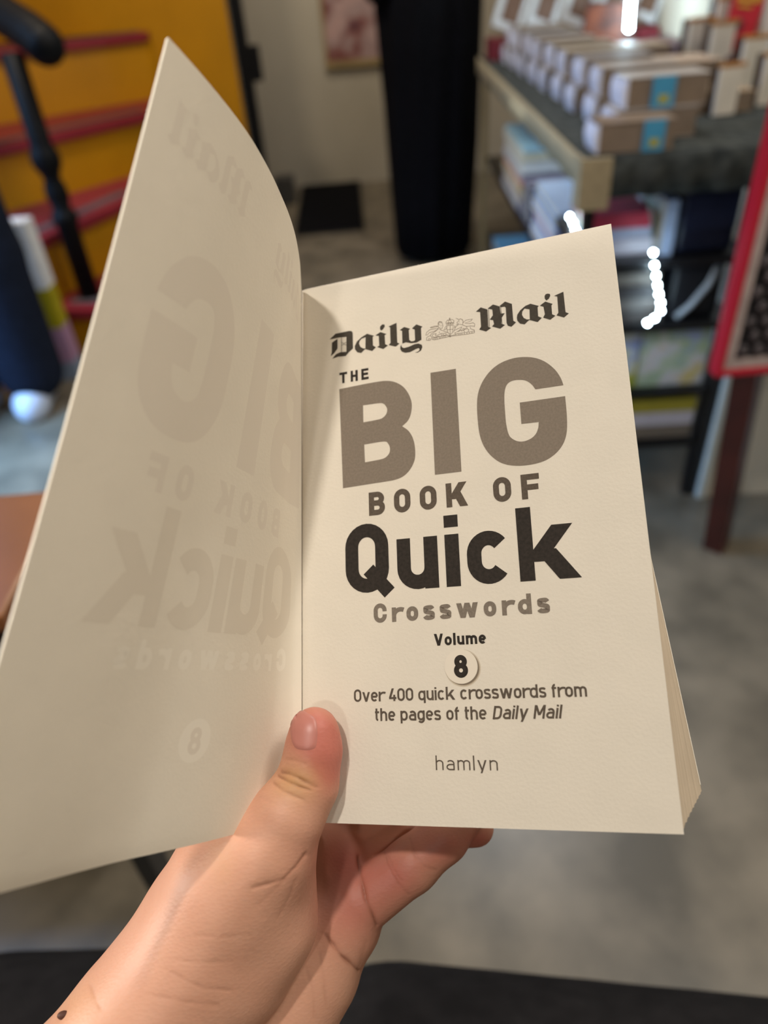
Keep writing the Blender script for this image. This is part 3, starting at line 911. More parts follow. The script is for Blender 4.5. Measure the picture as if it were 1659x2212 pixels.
def stadium(l, b, r, t, closed=True):
    rx = (r - l) / 2; ry = min(rx * 1.05, (t - b) / 2); cx = (l + r) / 2
    return arc(cx, t - ry, rx, ry, 0, 180) + arc(cx, b + ry, rx, ry, 180, 360) + [(r, t - ry)]


def glyph(c, H, X, w):
    """-> (advance width, list of primitives): ('s', pts) stroke, ('p', x0, y0, x1, y1) slanted bar with level ends, ('f', pts) filled"""
    i = w / 2; tH, tX, D = H - i, X - i, -0.27 * X
    S = lambda *p: ('s', list(p)); Q = lambda *p: ('p',) + p
    hw = w * 0.56
    if c in 'O0':
        W = 0.53 * H + 0.75 * w if c == 'O' else 0.50 * H + 0.8 * w
        return W, [('s', stadium(i, i, W - i, tH))]
    if c == 'Q':
        W = 0.58 * H + 0.38 * w
        return W * 1.03, [('s', stadium(i, i, W - i, tH)), S((W * 0.53, 0.33 * H), (W * 1.0, -0.02 * H))]
    if c == 'T': W = 0.50 * H + 0.95 * w; return W, [S((0, tH), (W, tH)), S((W / 2, 0), (W / 2, tH))]
    if c == 'H': W = 0.45 * H + 0.9 * w; return W, [S((i, 0), (i, H)), S((W - i, 0), (W - i, H)), S((i, H / 2), (W - i, H / 2))]
    if c == 'E': W = 0.45 * H + 0.9 * w; return W, [S((i, 0), (i, H)), S((i, tH), (W, tH)), S((i, H * .51), (W * .93, H * .51)), S((i, i), (W, i))]
    if c == 'F': W = 0.46 * H + 1.05 * w; return W, [S((i, 0), (i, H)), S((i, tH), (W, tH)), S((i, H * .47), (W * .93, H * .47))]
    if c == 'B':
        W = 0.47 * H + 1.0 * w; m = 0.52 * H; r1 = (tH - m) / 2; r2 = (m - i) / 2
        return W, [S((i, 0), (i, H)), ('s', [(i, tH), (W - i - r1 - .03 * H, tH)] + arc(W - i - r1 - .03 * H, m + r1, r1, r1, 90, -90) + [(i, m)]),
                   ('s', [(i, m), (W - i - r2, m)] + arc(W - i - r2, i + r2, r2, r2, 90, -90) + [(i, i)])]
    if c == 'D':
        W = 0.52 * H + 0.9 * w; r = 0.26 * H
        return W, [S((i, 0), (i, H)), ('s', [(i, tH), (W - i - r, tH)] + arc(W - i - r, tH - r, r, r, 90, 0) + arc(W - i - r, i + r, r, r, 0, -90) + [(i, i)])]
    if c == 'K': W = 0.64 * H + 1.0 * w; return W, [S((i, 0), (i, H)), Q(w * 1.0, 0.32 * H, W - hw * 1.35, H, 1.25), Q(W * 0.50, 0.60 * H, W - hw * 1.25, 0, 1.25)]
    if c == 'M': W = 0.68 * H + 0.9 * w; return W, [S((i, 0), (i, H)), S((W - i, 0), (W - i, H)), Q(W / 2, 0.26 * H, hw * 1.0, H, 1.05), Q(W / 2, 0.26 * H, W - hw * 1.0, H, 1.05)]
    if c == 'C':
        W = 0.5 * H + 0.95 * w; rx = W / 2 - i; ry = rx * 1.05
        return W, [('s', [(W - i, tH - ry - .05 * H)] + arc(W / 2, tH - ry, rx, ry, 0, 180) + arc(W / 2, i + ry, rx, ry, 180, 360) + [(W - i, i + ry + .05 * H)])]
    if c in 'Vv':
        hh = H if c == 'V' else X; W = (0.52 * H + 1.3 * w) if c == 'V' else 0.62 * X + 1.2 * w
        return W, [Q(W / 2, 0, hw, hh, 1), Q(W / 2, 0, W - hw, hh, 1)]
    if c == 'w':
        W = 0.9 * X + 1.9 * w; a = W * 0.29; return W, [Q(a, 0, hw, X, 1), Q(a, 0, W / 2, X, 1), Q(W - a, 0, W / 2, X, 1), Q(W - a, 0, W - hw, X, 1)]
    if c == 'y': W = 0.62 * X + 1.2 * w; return W, [Q(W / 2, 0.0, hw, X, 1), Q(W / 2 - (W / 2 - hw) * -D / X * 1.0, D, W - hw, X, 1)]
    if c == '4': W = 0.54 * H + 0.6 * w; return W, [Q(hw, .24 * H, W * .55, H, 1.05), S((hw * .2, .24 * H), (W, .24 * H)), S((W * .72, 0), (W * .72, .5 * H))]
    if c == '8':
        W = 0.64 * H; m = .53 * H; k = W * .05
        return W, [('s', stadium(i + k, m, W - i - k, tH)), ('s', stadium(i, i, W - i, m))]
    if c == 'o': W = 0.58 * X + 0.86 * w; return W, [('s', stadium(i, i, W - i, tX))]
    if c == 'u': W = 0.58 * X + 0.86 * w; r = W / 2 - i; return W, [('s', [(i, X), (i, i + r)] + arc(W / 2, i + r, r, r, 180, 360) + [(W - i, i + r)]), S((W - i, 0), (W - i, X))]
    if c == 'n': W = 0.58 * X + 0.86 * w; r = W / 2 - i; return W, [('s', [(i, tX - r)] + arc(W / 2, tX - r, r, r, 180, 0) + [(W - i, 0)]), S((i, 0), (i, X))]
    if c == 'h': W = 0.58 * X + 0.86 * w; r = W / 2 - i; return W, [('s', [(i, tX - r)] + arc(W / 2, tX - r, r, r, 180, 0) + [(W - i, 0)]), S((i, 0), (i, H))]
    if c == 'm':
        W = 0.95 * X + 1.2 * w; r = W / 4 - i * .5
        return W, [S((i, 0), (i, X)), ('s', [(i, tX - r)] + arc(i + r, tX - r, r, r, 180, 0) + [(i + 2 * r, 0)]), ('s', [(i + 2 * r, tX - r)] + arc(i + 3 * r, tX - r, r, r, 180, 0) + [(i + 4 * r, 0)])]
    if c == 'r': W = 0.42 * X + .85 * w; r = W - i; return W, [S((i, 0), (i, X)), ('s', arc(i + r * .92, tX - r * .85, r * .92, r * .85, 180, 62))]
    if c == 'i': return w, [S((i, 0), (i, X)), S((i, H - w * .86), (i, H))]
    if c == 'l': return w, [S((i, 0), (i, H))]
    if c == 'k': W = 0.62 * X + 1.7 * w; xa = W - hw * 1.75; y0 = .34 * X + .66 * X * (W * .45 - w) / (xa - w) - .04 * X; return W, [S((i, 0), (i, H)), Q(w * 1.0, .34 * X, xa, X, 1.22), Q(W * 0.45, y0, W - hw * 1.25, 0, 1.25)]
    if c == 'c':
        W = 0.58 * X + 0.86 * w; rx = W / 2 - i; ry = rx * 1.06
        return W, [('s', arc(W / 2, tX - ry, rx, ry, 36, 180) + arc(W / 2, i + ry, rx, ry, 180, 324))]
    if c == 'e':
        W = 0.58 * X + 0.86 * w; rx = W / 2 - i; ry = rx * 1.06; m = .5 * X
        return W, [('s', [(i, m), (W - i, m)]), ('s', [(W - i, m), (W - i, tX - ry)] + arc(W / 2, tX - ry, rx, ry, 0, 180) + arc(W / 2, i + ry, rx, ry, 180, 318))]
    if c == 's':
        W = 0.52 * X + 0.85 * w
        return W, [('s', crs([(W - i * .9, tX - .11 * X), (W * .72, tX - .01 * X), (W * .47, tX), (W * .22, tX - .03 * X), (i, .75 * X), (W * .22, .58 * X), (W * .5, .51 * X), (W * .8, .43 * X), (W - i, .27 * X), (W * .78, i + .03 * X), (W * .5, i), (W * .24, i + .02 * X), (i * .7, i + .12 * X)], 4))]
    if c == 'd': W = 0.60 * X + 0.95 * w; return W, [('s', stadium(i, i, W - i, tX)), S((W - i, 0), (W - i, H))]
    if c == 'q': W = 0.60 * X + 0.9 * w; return W, [('s', stadium(i, i, W - i, tX)), S((W - i, D), (W - i, X))]
    if c == 'p': W = 0.60 * X + 0.9 * w; return W, [('s', stadium(i, i, W - i, tX)), S((i, D), (i, X))]
    if c == 'g':
        W = 0.60 * X + 0.9 * w; r = W / 2 - i
        return W, [('s', stadium(i, i, W - i, tX)), ('s', [(W - i, X), (W - i, D + i + r)] + arc(W / 2, D + i + r, r, r, 0, -145))]
    if c == 'a':
        W = 0.60 * X + 0.95 * w; r = W / 2 - i
        return W, [('s', [(W - i, 0), (W - i, tX - r)] + arc(W / 2, tX - r, r, r, 0, 140)), ('s', [(W - i, .56 * X), (W * .45, .56 * X)] + arc(W * .45, (.56 * X + i) / 2, W * .45 - i, (.56 * X - i) / 2, 90, 270) + [(W - i, i)])]
    if c == 't': W = 0.46 * X; return W, [('s', [(W * .36, X * 1.28), (W * .36, i + .18 * X)] + arc(W * .36 + .18 * X, i + .18 * X, .18 * X, .18 * X, 180, 268)), S((0, tX), (W, tX))]
    if c == 'f': W = 0.46 * X; return W, [('s', [(W * .36, 0), (W * .36, tH - .2 * X)] + arc(W * .36 + .2 * X, tH - .2 * X, .2 * X, .2 * X, 180, 92)), S((0, tX), (W, tX))]
    return 0.32 * X, []


class Ink:
    """collects flat printed shapes (page mm) as triangles"""
    def __init__(self): self.T = []; self.lv = 0

    def tri(self, a, b, c): self.T.append((a, b, c, self.lv))

    def stroke(self, pts, w):
        P = [np.array(p, float) for p in pts]
        P = [p for k, p in enumerate(P) if k == 0 or np.linalg.norm(p - P[k - 1]) > 1e-4]
        self.lv += 1
        n = len(P)
        if n < 2: return
        closed = np.linalg.norm(P[0] - P[-1]) < 1e-3
        L, Rr = [], []
        for k in range(n):
            if closed:
                d0 = P[k] - P[k - 1 if k else n - 2]; d1 = P[k + 1 if k < n - 1 else 1] - P[k]
            else:
                d0 = P[k] - P[k - 1] if k else P[1] - P[0]; d1 = P[k + 1] - P[k] if k < n - 1 else P[-1] - P[-2]
            d0 = d0 / np.linalg.norm(d0); d1 = d1 / np.linalg.norm(d1)
            nn = np.array([-d0[1] - d1[1], d0[0] + d1[0]]); ln = np.linalg.norm(nn)
            nn = nn / ln if ln > 1e-6 else np.array([-d0[1], d0[0]])
            sc = min(2.0, 1 / max(0.3, abs(nn @ np.array([-d0[1], d0[0]]))))
            L.append(P[k] + nn * sc * w / 2); Rr.append(P[k] - nn * sc * w / 2)
        for k in range(n - 1):
            self.tri(L[k], Rr[k], Rr[k + 1]); self.tri(L[k], Rr[k + 1], L[k + 1])

    def poly(self, loops):
        self.lv += 1
        flat_ = [p for l in loops for p in l]
        for t in tessellate_polygon([[Vector((p[0], p[1], 0)) for p in l] for l in loops]):
            self.tri(*[np.array(flat_[k], float) for k in t])

    def text(self, s, u0, u1, base, H, X, w, italic_from=None, st=1.0):
        it = []; tot = 0
        for c in s:
            a, pr = glyph(c, H, X, w); a *= st; it.append((c, a, pr)); tot += a
        gap = (u1 - u0 - tot) / max(1, len(s) - 1)
        x = u0 if len(s) > 1 else (u0 + u1 - tot) / 2
        for k, (c, a, pr) in enumerate(it):
            sk = 0.2 if italic_from is not None and k >= italic_from else 0.0
            f = lambda p: (x + p[0] * st + sk * p[1], base + p[1])
            for q in pr:
                if q[0] == 's': self.stroke([f(p) for p in q[1]], w)
                elif q[0] == 'p':
                    _, x0, y0, x1, y1, m_ = q; hw = w * 0.56 * m_
                    pts = [f((x0 - hw, y0)), f((x0 + hw, y0)), f((x1 + hw, y1)), f((x1 - hw, y1))]
                    self.poly([pts])
            x += a + gap

    def build(self, name, mapf, m_, parent, off=0.05, maxe=None):
        V, F = [], []
        st = [(np.asarray(a), np.asarray(b), np.asarray(c), l) for a, b, c, l in self.T]
        while st:
            a, b, c, l = st.pop()
            if maxe:
                e = [np.linalg.norm(a - b), np.linalg.norm(b - c), np.linalg.norm(c - a)]; k = int(np.argmax(e))
                if e[k] > maxe:
                    if k == 0: mm = (a + b) / 2; st += [(a, mm, c, l), (mm, b, c, l)]
                    elif k == 1: mm = (b + c) / 2; st += [(a, b, mm, l), (a, mm, c, l)]
                    else: mm = (c + a) / 2; st += [(a, b, mm, l), (mm, b, c, l)]
                    continue
            cr = (b[0] - a[0]) * (c[1] - a[1]) - (b[1] - a[1]) * (c[0] - a[0])
            if abs(cr) < 1e-9: continue
            tri = (a, b, c) if cr > 0 else (a, c, b)
            F.append((len(V), len(V) + 1, len(V) + 2)); V += [(p[0], p[1], off + (0.003 if maxe is None else 0.001) * (l % 12)) for p in tri]
        V = np.array(V)
        W = mapf(V) * MM
        return raw(name, W, F, m_, parent, smooth=False)


m_right = lambda V: V
m_left = lambda V: left_xyz(np.clip(V[:, 0], 0.2, PW), V[:, 1], V[:, 2])

# outlines read off the title page, in page millimetres
OUT = {}
OUT['B'] = [[(15.66,152.79),(29.1,153.22),(35.43,152.79),(39.74,150.59),(42.41,147.15),(43.77,142.82),(43.37,138.81),(42.11,136.19),(39.9,134.35),(42.26,132.14),(43.83,128.84),(44.39,124.8),(44,120.92),(42.19,117.66),(39.71,115.56),(36.66,114.61),(32.39,114.34),(16.56,113.77)],[(25.05,144.76),(25.03,138.05),(30.91,138.31),(32.81,138.85),(34.1,140.23),(34.35,142.09),(33.46,143.82),(31.72,144.6)],[(25.15,129.4),(25.3,122.54),(31.41,122.92),(33.4,123.52),(34.68,124.88),(34.98,126.69),(34.36,128.44),(32.72,129.53)]]
OUT['I'] = [[(51.29,153.27),(60.72,153.2),(60.66,114.64),(51.18,114.63)]]
OUT['G'] = [[(97.4,140.72),(96.68,143.57),(95.06,146.85),(92.32,150.05),(89.18,152.14),(85.37,153.32),(80.88,153.52),(76.24,152.32),(72.63,149.86),(69.82,146.33),(68.13,142.31),(67.49,137.53),(67.47,131.5),(67.78,127.27),(68.69,123.58),(70.44,120.11),(73.04,117.14),(75.96,115.32),(79.73,114.32),(84.05,114.11),(88.38,114.69),(91.69,116.13),(94.54,118.59),(96.39,121.75),(97.24,125.35),(97.58,130.5),(97.59,136.68),(82.35,136.76),(82.33,128.94),(88.16,128.78),(87.84,126.73),(86.75,124.56),(84.73,123.1),(81.97,122.62),(79.57,123.54),(77.89,125.53),(77.22,129.46),(77.12,133.63),(77.17,138.42),(77.5,141.69),(78.39,143.97),(79.99,145.1),(82.53,145.21),(84.98,144.49),(86.8,142.86),(88.01,140.74)]]
OUT['mast'] = [[[(11.92,174.09),(14.39,176.03),(20.06,176.14),(21.08,175.85),(21.52,175.04),(21.52,168.5),(19.74,167.2),(18.44,165.89),(15.4,166.21),(12.97,165.78),(14.44,167.37),(16.39,167.89),(18.79,167.64),(18.89,173.9),(15.51,174.16),(13.56,174.11)]],[[(12.89,172.58),(15.24,173.78),(15.19,169.68),(13.8,167.97),(12.33,166.94),(12.77,168.49)]],[[(27.33,173.51),(30.13,172.12),(29.56,171.84),(29.56,168.28),(30.72,167.26),(29.19,166),(26.4,167.33),(24.79,166.01),(23.23,166.56),(22.3,168.03),(22.24,169.34),(23.16,171.12),(25.1,172.54)],[(26.67,172.17),(25.08,171.89),(24.27,171.07),(24,169.98),(24.54,168.58),(25.62,167.73),(26.5,167.57)]],[[(30.6,172.19),(32.66,173.18),(35.05,171.91),(34.32,171.57),(34.43,167.85),(35.49,167.1),(33.63,165.98),(31.19,167.27),(32.04,167.66),(31.99,171.69)]],[[(33.53,176.2),(34.39,175.93),(34.46,175.1),(33.62,173.97),(32.93,173.72),(32.54,174.51),(32.63,175.53)]],[[(35.98,174.86),(39.16,175.72),(39.16,167.59),(40.02,167.04),(38.46,166.06),(35.74,167.28),(36.53,167.93),(36.58,174.36)]],[[(40.3,172.49),(42.08,173.43),(44.38,172.23),(43.79,171.81),(43.85,167.81),(44.57,167.03),(45.63,166.99),(46.09,167.38),(46.05,171.52),(45.08,172.25),(46.8,173.55),(49.15,172.18),(48.53,171.67),(48.5,166.92),(46.5,166.19),(44.4,166.37),(42.46,167.06),(41.14,166.8),(41.21,171.99)]],[[(41.14,166.86),(40.69,166.18),(40.85,165.46),(41.62,164.9),(43.44,165.03),(45.87,165.68),(47.37,165.65),(48.54,164.86),(48.7,163.89),(48.15,162.73),(46.93,162.11),(45.89,162.21),(47.25,162.59),(47.64,163.3),(47.3,163.84),(46.09,163.59),(43.96,162.82),(42.15,162.9),(40.81,163.62),(40.24,164.68),(40.38,165.92)]],[[(69.25,174.12),(71.12,175.48),(73.34,174.23),(73.25,167.39),(74.38,166.65),(72.48,165.59),(70.06,166.82),(70.78,167.88),(70.82,173.65)]],[[(73.71,174.56),(75.62,175.7),(77.85,174.5),(78.15,171.56),(79.6,171.41),(78.37,169.8),(78.09,167.57),(79.33,166.81),(77.57,165.68),(74.68,167.16),(75.51,167.94),(75.23,169.57),(74.07,169.95),(75.27,171.43),(75.23,173.75),(73.69,174.36)]],[[(77.91,174.63),(79.96,175.94),(82.33,174.51),(82.37,167.84),(83.28,167.04),(81.57,165.68),(80.33,166.27),(79.95,167.48),(80.05,173.47),(79.69,173.97),(78.31,173.97)]],[[(88.77,173.21),(91.57,171.77),(91.15,171.29),(91.06,167.83),(92.27,166.97),(90.71,165.68),(87.92,167.06),(86.17,165.67),(84.68,166.25),(83.76,167.56),(83.66,168.72),(83.93,169.94),(85.06,171.42),(86.95,172.74)],[(88.3,171.12),(86.62,171.75),(85.73,170.71),(85.56,169.47),(86.1,168.17),(87.06,167.41),(88.11,167.25)]],[[(91.95,171.77),(93.93,172.97),(96.37,171.55),(95.9,171),(95.87,167.63),(96.92,166.86),(95.08,165.64),(92.7,166.97),(93.42,168.14),(93.16,171.15)]],[[(94.92,175.88),(95.73,175.57),(95.84,174.83),(95.26,173.82),(94.33,173.25),(93.85,174.12),(93.85,175.12),(94.28,175.74)]],[[(97.06,174.51),(100.37,175.41),(100.43,167.48),(101.52,166.81),(99.77,165.58),(97.3,166.92),(97.99,167.76),(98.15,174.05)]]]
OUT['mast_line'] = [[(16.9,174.12),(16.81,168.01)],[(16.87,171.99),(17.34,171.51),(17.89,171.3),(18.43,171.36),(18.86,171.68)],[(17.01,170.59),(17.46,170.89),(17.98,170.89),(18.52,170.63),(18.83,170.31)],[(73.42,174.21),(73.43,167.3)],[(73.86,174.12),(73.84,167.21)],[(77.9,174.35),(77.88,167.55)],[(78.31,173.97),(78.34,167.46)]]
OUT['crest'] = [[(58.26,170.68),(58.24,169.09),(58.58,167.84),(59.32,166.99),(60.04,167.31),(60.45,168.31),(60.66,170.46),(58.26,170.68)],[(59.51,170.57),(59.36,167.02)],[(58.26,169.08),(60.52,168.89)],[(58.13,171.22),(58.02,172.25),(58.68,172.88),(59.48,172.97),(60.41,172.78),(61.01,172.24),(60.86,170.92)],[(58.2,171.12),(60.86,170.92)],[(58.19,171.76),(60.94,171.55)],[(58.53,171.3),(58.71,171.86),(58.92,171.31),(59.34,171.82),(59.62,171.2),(60.04,171.76),(60.32,171.2),(60.66,171.64)],[(58.94,171.81),(59.06,172.47),(59.47,172.92),(59.92,172.38),(60.04,171.68)],[(59.51,173.73),(59.47,172.92)],[(59.15,173.41),(59.84,173.36)],[(55.07,171.66),(55.06,172.42),(55.28,172.8),(55.84,172.94),(56.54,172.55),(56.85,170.88),(56.52,170.01),(55.86,169.94),(55.26,170.65),(55.07,171.66)],[(55.36,172.7),(55.25,172.05),(55.54,171.48)],[(55.84,172.86),(55.73,172.2)],[(56.23,172.7),(56.28,172.09)],[(55.76,171.26),(55.93,171.48)],[(56.32,171.32),(56.38,171.06)],[(55.81,170.66),(56.2,170.53)],[(55.33,170.59),(54.74,169.86),(53.44,169.02),(52.22,168.54),(51.96,167.92),(52.47,167.09)],[(54.97,171.25),(53.71,171.5),(52.11,171.28),(52.25,170.98),(54.01,171.07),(54.99,170.99)],[(55.11,170.21),(53.5,170.36),(51.91,170.37),(50.59,169.57),(50.26,168.45),(50.9,168.5),(51.54,169.22),(53.46,169.44),(55.07,169.96)],[(55.46,169.84),(56.6,169.07),(57.82,168.33),(58.51,167.94)],[(52.73,167.43),(52.6,168),(53.01,168.29),(54.2,168.36),(53.77,167.6),(54.64,167.6),(55.92,168.03),(58.11,167.8)],[(50.37,166.37),(50.58,167.54),(51.83,167.98),(52,168.15)],[(50.45,166.3),(51.09,166.26),(51.27,166.9),(51.98,166.6),(51.71,166.06),(51.08,166.18)],[(52.73,167.47),(53.5,166.98),(54.93,167.21),(55.54,166.75)],[(55.33,168.82),(55.48,168.62),(55.23,168.5)],[(55.91,167.86),(56.19,167.13),(56.84,167.51),(57.12,166.78),(57.78,167.41),(58.21,166.74)],[(56.93,169.34),(57.71,169.19),(58.14,169.95)],[(57.25,169.45),(57.77,170.36),(58.18,170.78)],[(61.96,171.04),(62.69,171.7),(63.36,172.52),(64.23,171.89),(64.43,170.79),(64.03,169.95),(62.78,170.45),(62.11,170.97)],[(63.97,172.23),(64.39,171.39),(64.26,170.41)],[(61.83,173.05),(62.91,172.23)],[(62.82,171.2),(63.14,171.39)],[(62.55,170.5),(61.97,169.86),(61.32,169.32),(61.04,168.53),(60.6,167.61)],[(64,169.93),(65.49,168.99),(67.03,168.89),(68.39,168.55)],[(64.51,170.83),(65.48,171.51),(66.71,171.51),(67.87,171.44),(67.29,170.84),(64.95,170.4),(66.77,169.87),(68.01,169.99),(68.61,169.29),(68.36,168.17)],[(65.49,168.96),(65.67,168.12),(64.34,167.72),(64.75,166.89)],[(66.85,168.52),(66.99,167.7),(68.23,167.12),(68.32,166.19)],[(65.67,168.12),(66.33,167.49),(65.98,166.73)],[(60.95,168.3),(62.37,168.69),(63.8,169.13),(63.45,168.39),(62.48,167.75),(61.85,167.54)],[(61.05,170.21),(61.42,169.8),(61.02,169.54),(61.46,169.12)],[(62.46,167.42),(63.11,167.96),(63.86,167.48),(64.66,167.99)],[(61.68,170.17),(62,170.44),(62.61,170.07)],[(63.4,167.57),(64.22,168.41),(64.82,168.12),(65.3,168.36)],[(60.89,167.06),(61.53,167.43),(61.17,166.5),(62.12,166.82)],[(52.29,166.51),(53.3,165.98),(55.51,166.06),(57.72,166.17),(59.29,166.28),(60.84,166.2),(62.39,166.1),(65.47,165.92),(68.31,165.97)],[(52.56,167.13),(53.18,166.84),(55.55,166.89),(57.75,166.91),(58.7,166.98)],[(60.23,166.43),(62.43,166.79),(65.51,166.65),(68.2,166.63)],[(52.29,166.51),(52.56,167.13)],[(68.31,165.97),(68.2,166.63)],[(53.01,166.74),(52.96,166.16)],[(53.49,166.68),(53.49,166.01)],[(53.96,166.69),(53.85,166.07)],[(54.44,166.72),(54.44,166.04)],[(55.23,166.73),(55.27,166.05)],[(55.78,166.71),(55.67,166.14)],[(56.33,166.77),(56.33,166.13)],[(56.96,166.82),(56.9,166.24)],[(57.59,166.83),(57.59,166.22)],[(62.42,166.68),(62.47,166.12)],[(63.04,166.64),(62.98,166.15)],[(63.66,166.65),(63.66,166.05)],[(64.58,166.54),(64.58,166.01)],[(65.51,166.57),(65.47,165.96)],[(66.43,166.56),(66.43,165.98)],[(67.35,166.54),(67.39,165.96)],[(58.85,166.95),(59.27,165.87),(59.78,166.77)],[(58.38,166.88),(58.82,166.37),(59.31,166.7),(59.83,166.18),(60.24,166.52)],[(59.16,166.89),(59.2,166.05)]]



def word_big(ink, b, i, g):
    for k in (b, i, g):
        ink.poly([crs_corner(l) for l in OUT[k]])


def crs_corner(pts, n=5, lim=38):
    P = [np.array(p, float) for p in pts]; N = len(P); out = []
    cor = []
    for k in range(N):
        a, b = P[k] - P[k - 1], P[(k + 1) % N] - P[k]
        ang_ = abs(math.degrees(math.atan2(a[0] * b[1] - a[1] * b[0], a @ b)))
        cor.append(ang_ > lim)
    for k in range(N):
        b, c = P[k], P[(k + 1) % N]
        a = P[k - 1] if not cor[k] else 2 * b - c
        d = P[(k + 2) % N] if not cor[(k + 1) % N] else 2 * c - b
        if cor[k] and cor[(k + 1) % N]:
            out.append(tuple(b)); continue
        for t in [q / n for q in range(n)]:
            out.append(tuple(0.5 * (2 * b + (c - a) * t + (2 * a - 5 * b + 4 * c - d) * t * t + (3 * b - a - 3 * c + d) * t ** 3)))
    return out


def set_title(mapf, parent, names, off, maxe):
    k = Ink()
    for l in ('B', 'I', 'G'): k.poly([crs_corner(q) for q in OUT[l]])
    k.build(names[0][0], mapf, names[0][1], parent, off, maxe)
    k = Ink(); k.text('BOOK OF', 26.4, 86.7, 102.35, 8.6, 6.4, 2.0); k.build(names[1][0], mapf, names[1][1], parent, off, maxe)
    k = Ink(); k.text('Quick', 17.1, 97.5, 75.0, 24.6, 17.9, 4.9); k.build(names[2][0], mapf, names[2][1], parent, off, maxe)
    k = Ink(); k.text('Crosswords', 27.2, 86.7, 64.4, 6.6, 4.9, 1.5); k.build(names[3][0], mapf, names[3][1], parent, off, maxe)


set_title(m_right, page, (('title_word_big', M['ink_grey']), ('title_words_book_of', M['ink_dark_grey']), ('title_word_quick', M['ink_black']), ('title_word_crosswords', M['ink_light_grey'])), 0.05, None)
k = Ink(); k.text('THE', 15.8, 27.5, 154.95, 4.45, 3.3, 0.95); k.build('title_word_the', m_right, M['ink_black'], page)
k = Ink(); k.text('Volume', 48.2, 65.6, 55.75, 3.9, 2.9, 0.82); k.build('volume_word', m_right, M['ink_black'], page)
# raised-looking disc with the number
def crescent(k, cx, cy, r, dx, dy, r2):
    pts = []
    N = 40
    k.poly([[(cx + dx + r2 * math.cos(2 * math.pi * q / N), cy + dy + r2 * math.sin(2 * math.pi * q / N)) for q in range(N)]])
dm = {}
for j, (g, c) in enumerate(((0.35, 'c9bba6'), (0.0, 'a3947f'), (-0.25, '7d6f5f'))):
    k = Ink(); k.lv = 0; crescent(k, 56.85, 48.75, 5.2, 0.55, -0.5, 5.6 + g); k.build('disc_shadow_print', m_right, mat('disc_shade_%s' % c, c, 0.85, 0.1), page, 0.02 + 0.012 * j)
k = Ink(); k.lv = 0; crescent(k, 56.85, 48.75, 5.2, 0, 0, 5.5); k.build('disc_print', m_right, M['disc_paper'], page, 0.07)
k = Ink(); k.text('8', 54.55, 59.05, 45.15, 7.3, 5, 1.7); k.build('volume_number', m_right, M['ink_black'], page, 0.10)
k = Ink(); k.text('Over 400 quick crosswords from', 19.4, 95.7, 38.35, 4.1, 3.15, 0.66); k.build('subtitle_line', m_right, M['ink_dark_grey'], page)
k = Ink(); k.text('the pages of the Daily Mail', 26.8, 87.3, 32.05, 4.1, 3.15, 0.66, italic_from=17); k.build('subtitle_line', m_right, M['ink_dark_grey'], page)
k = Ink(); k.text('hamlyn', 46.9, 66.9, 16.75, 4.45, 3.1, 0.42, st=1.22); k.build('publisher_word', m_right, M['ink_dark_grey'], page)
for sel, ln in ((OUT['mast'][:8], OUT['mast_line'][:3]), (OUT['mast'][8:], OUT['mast_line'][3:])):
    k = Ink()
    for l in sel: k.poly([[tuple(p) for p in q] for q in l])
    for l in ln: k.stroke(l, 0.16)
    k.build('masthead_word', m_right, M['ink_mast'], page)
k = Ink()
for l in OUT['crest']: k.stroke(l, 0.15)
k.build('crest_print', m_right, M['ink_line'], page)
# faint mirrored show-through of the cover's print on the facing page: same design, set a little larger
def left_map(su, ou, sv, ov):
    return lambda V: left_xyz(np.clip(V[:, 0] * su + ou, 0.3, PW), V[:, 1] * sv + ov, V[:, 2])
mb = left_map(1.17, -10.3, 1.23, 108.3 - 114.3 * 1.23)
for l in ('B', 'I', 'G'):
    k = Ink(); k.poly([crs_corner(q) for q in OUT[l]])
    k.build('show_through_letter', left_map(1.17, {'B': -17.0, 'I': -15.0, 'G': -10.2}[l], 1.23, 108.3 - 114.3 * 1.23), M['ghost'], leaf, 0.014, 1.1)
k = Ink(); k.text('BOOK OF', 20.0, 93.0, 93.6, 9.6, 7, 2.4); k.build('show_through_book_of', m_left, M['ghost'], leaf, 0.014, 1.1)
k = Ink(); k.text('Quick', 7.0, 101.3, 60.0, 31.0, 22.6, 6.2); k.build('show_through_quick', m_left, M['ghost_dark'], leaf, 0.014, 1.1)
k = Ink(); k.text('Crosswords', 8.5, 88.0, 49.2, 7.6, 5.6, 1.8); k.build('show_through_crosswords', m_left, M['ghost_light'], leaf, 0.014, 1.1)
vb_ = min(p[1] for l in OUT['mast'][8:] for p in l[0])
for sel in (OUT['mast'][:8], OUT['mast'][8:]):
    k = Ink()
    for l in sel: k.poly([[tuple(p) for p in q] for q in l])
    k.build('show_through_masthead', left_map(1.12, -1.6, 1.2, 175.5 - vb_ * 1.2), M['ghost'], leaf, 0.014, 1.1)
k = Ink(); k.lv = 0; crescent(k, 51.8, 29.5, 5.2, 0, 0, 6.1); k.build('show_through_disc', m_left, M['ghost_light'], leaf, 0.014, 1.1)
k = Ink(); k.text('8', 49.2, 54.4, 25.6, 7.6, 5.6, 1.6); k.build('show_through_number', m_left, M['ghost'], leaf, 0.03, 1.1)

# ------------------------------------------------------------------ the reader: hand, forearm, lap and shoe
reader = thing('person', 'seated person holding the open book in a bare left hand, black trousers', 'person', (0.0, -0.25, 0.0))


def K(*rows):
    """chain of round cones through points given as (px, py, depth in m, radius in mm)"""
    P = [(deep(a, b, c), r * MM) for a, b, c, r in rows]
    return [(p[0], q[0], p[1], q[1]) for p, q in zip(P, P[1:])]


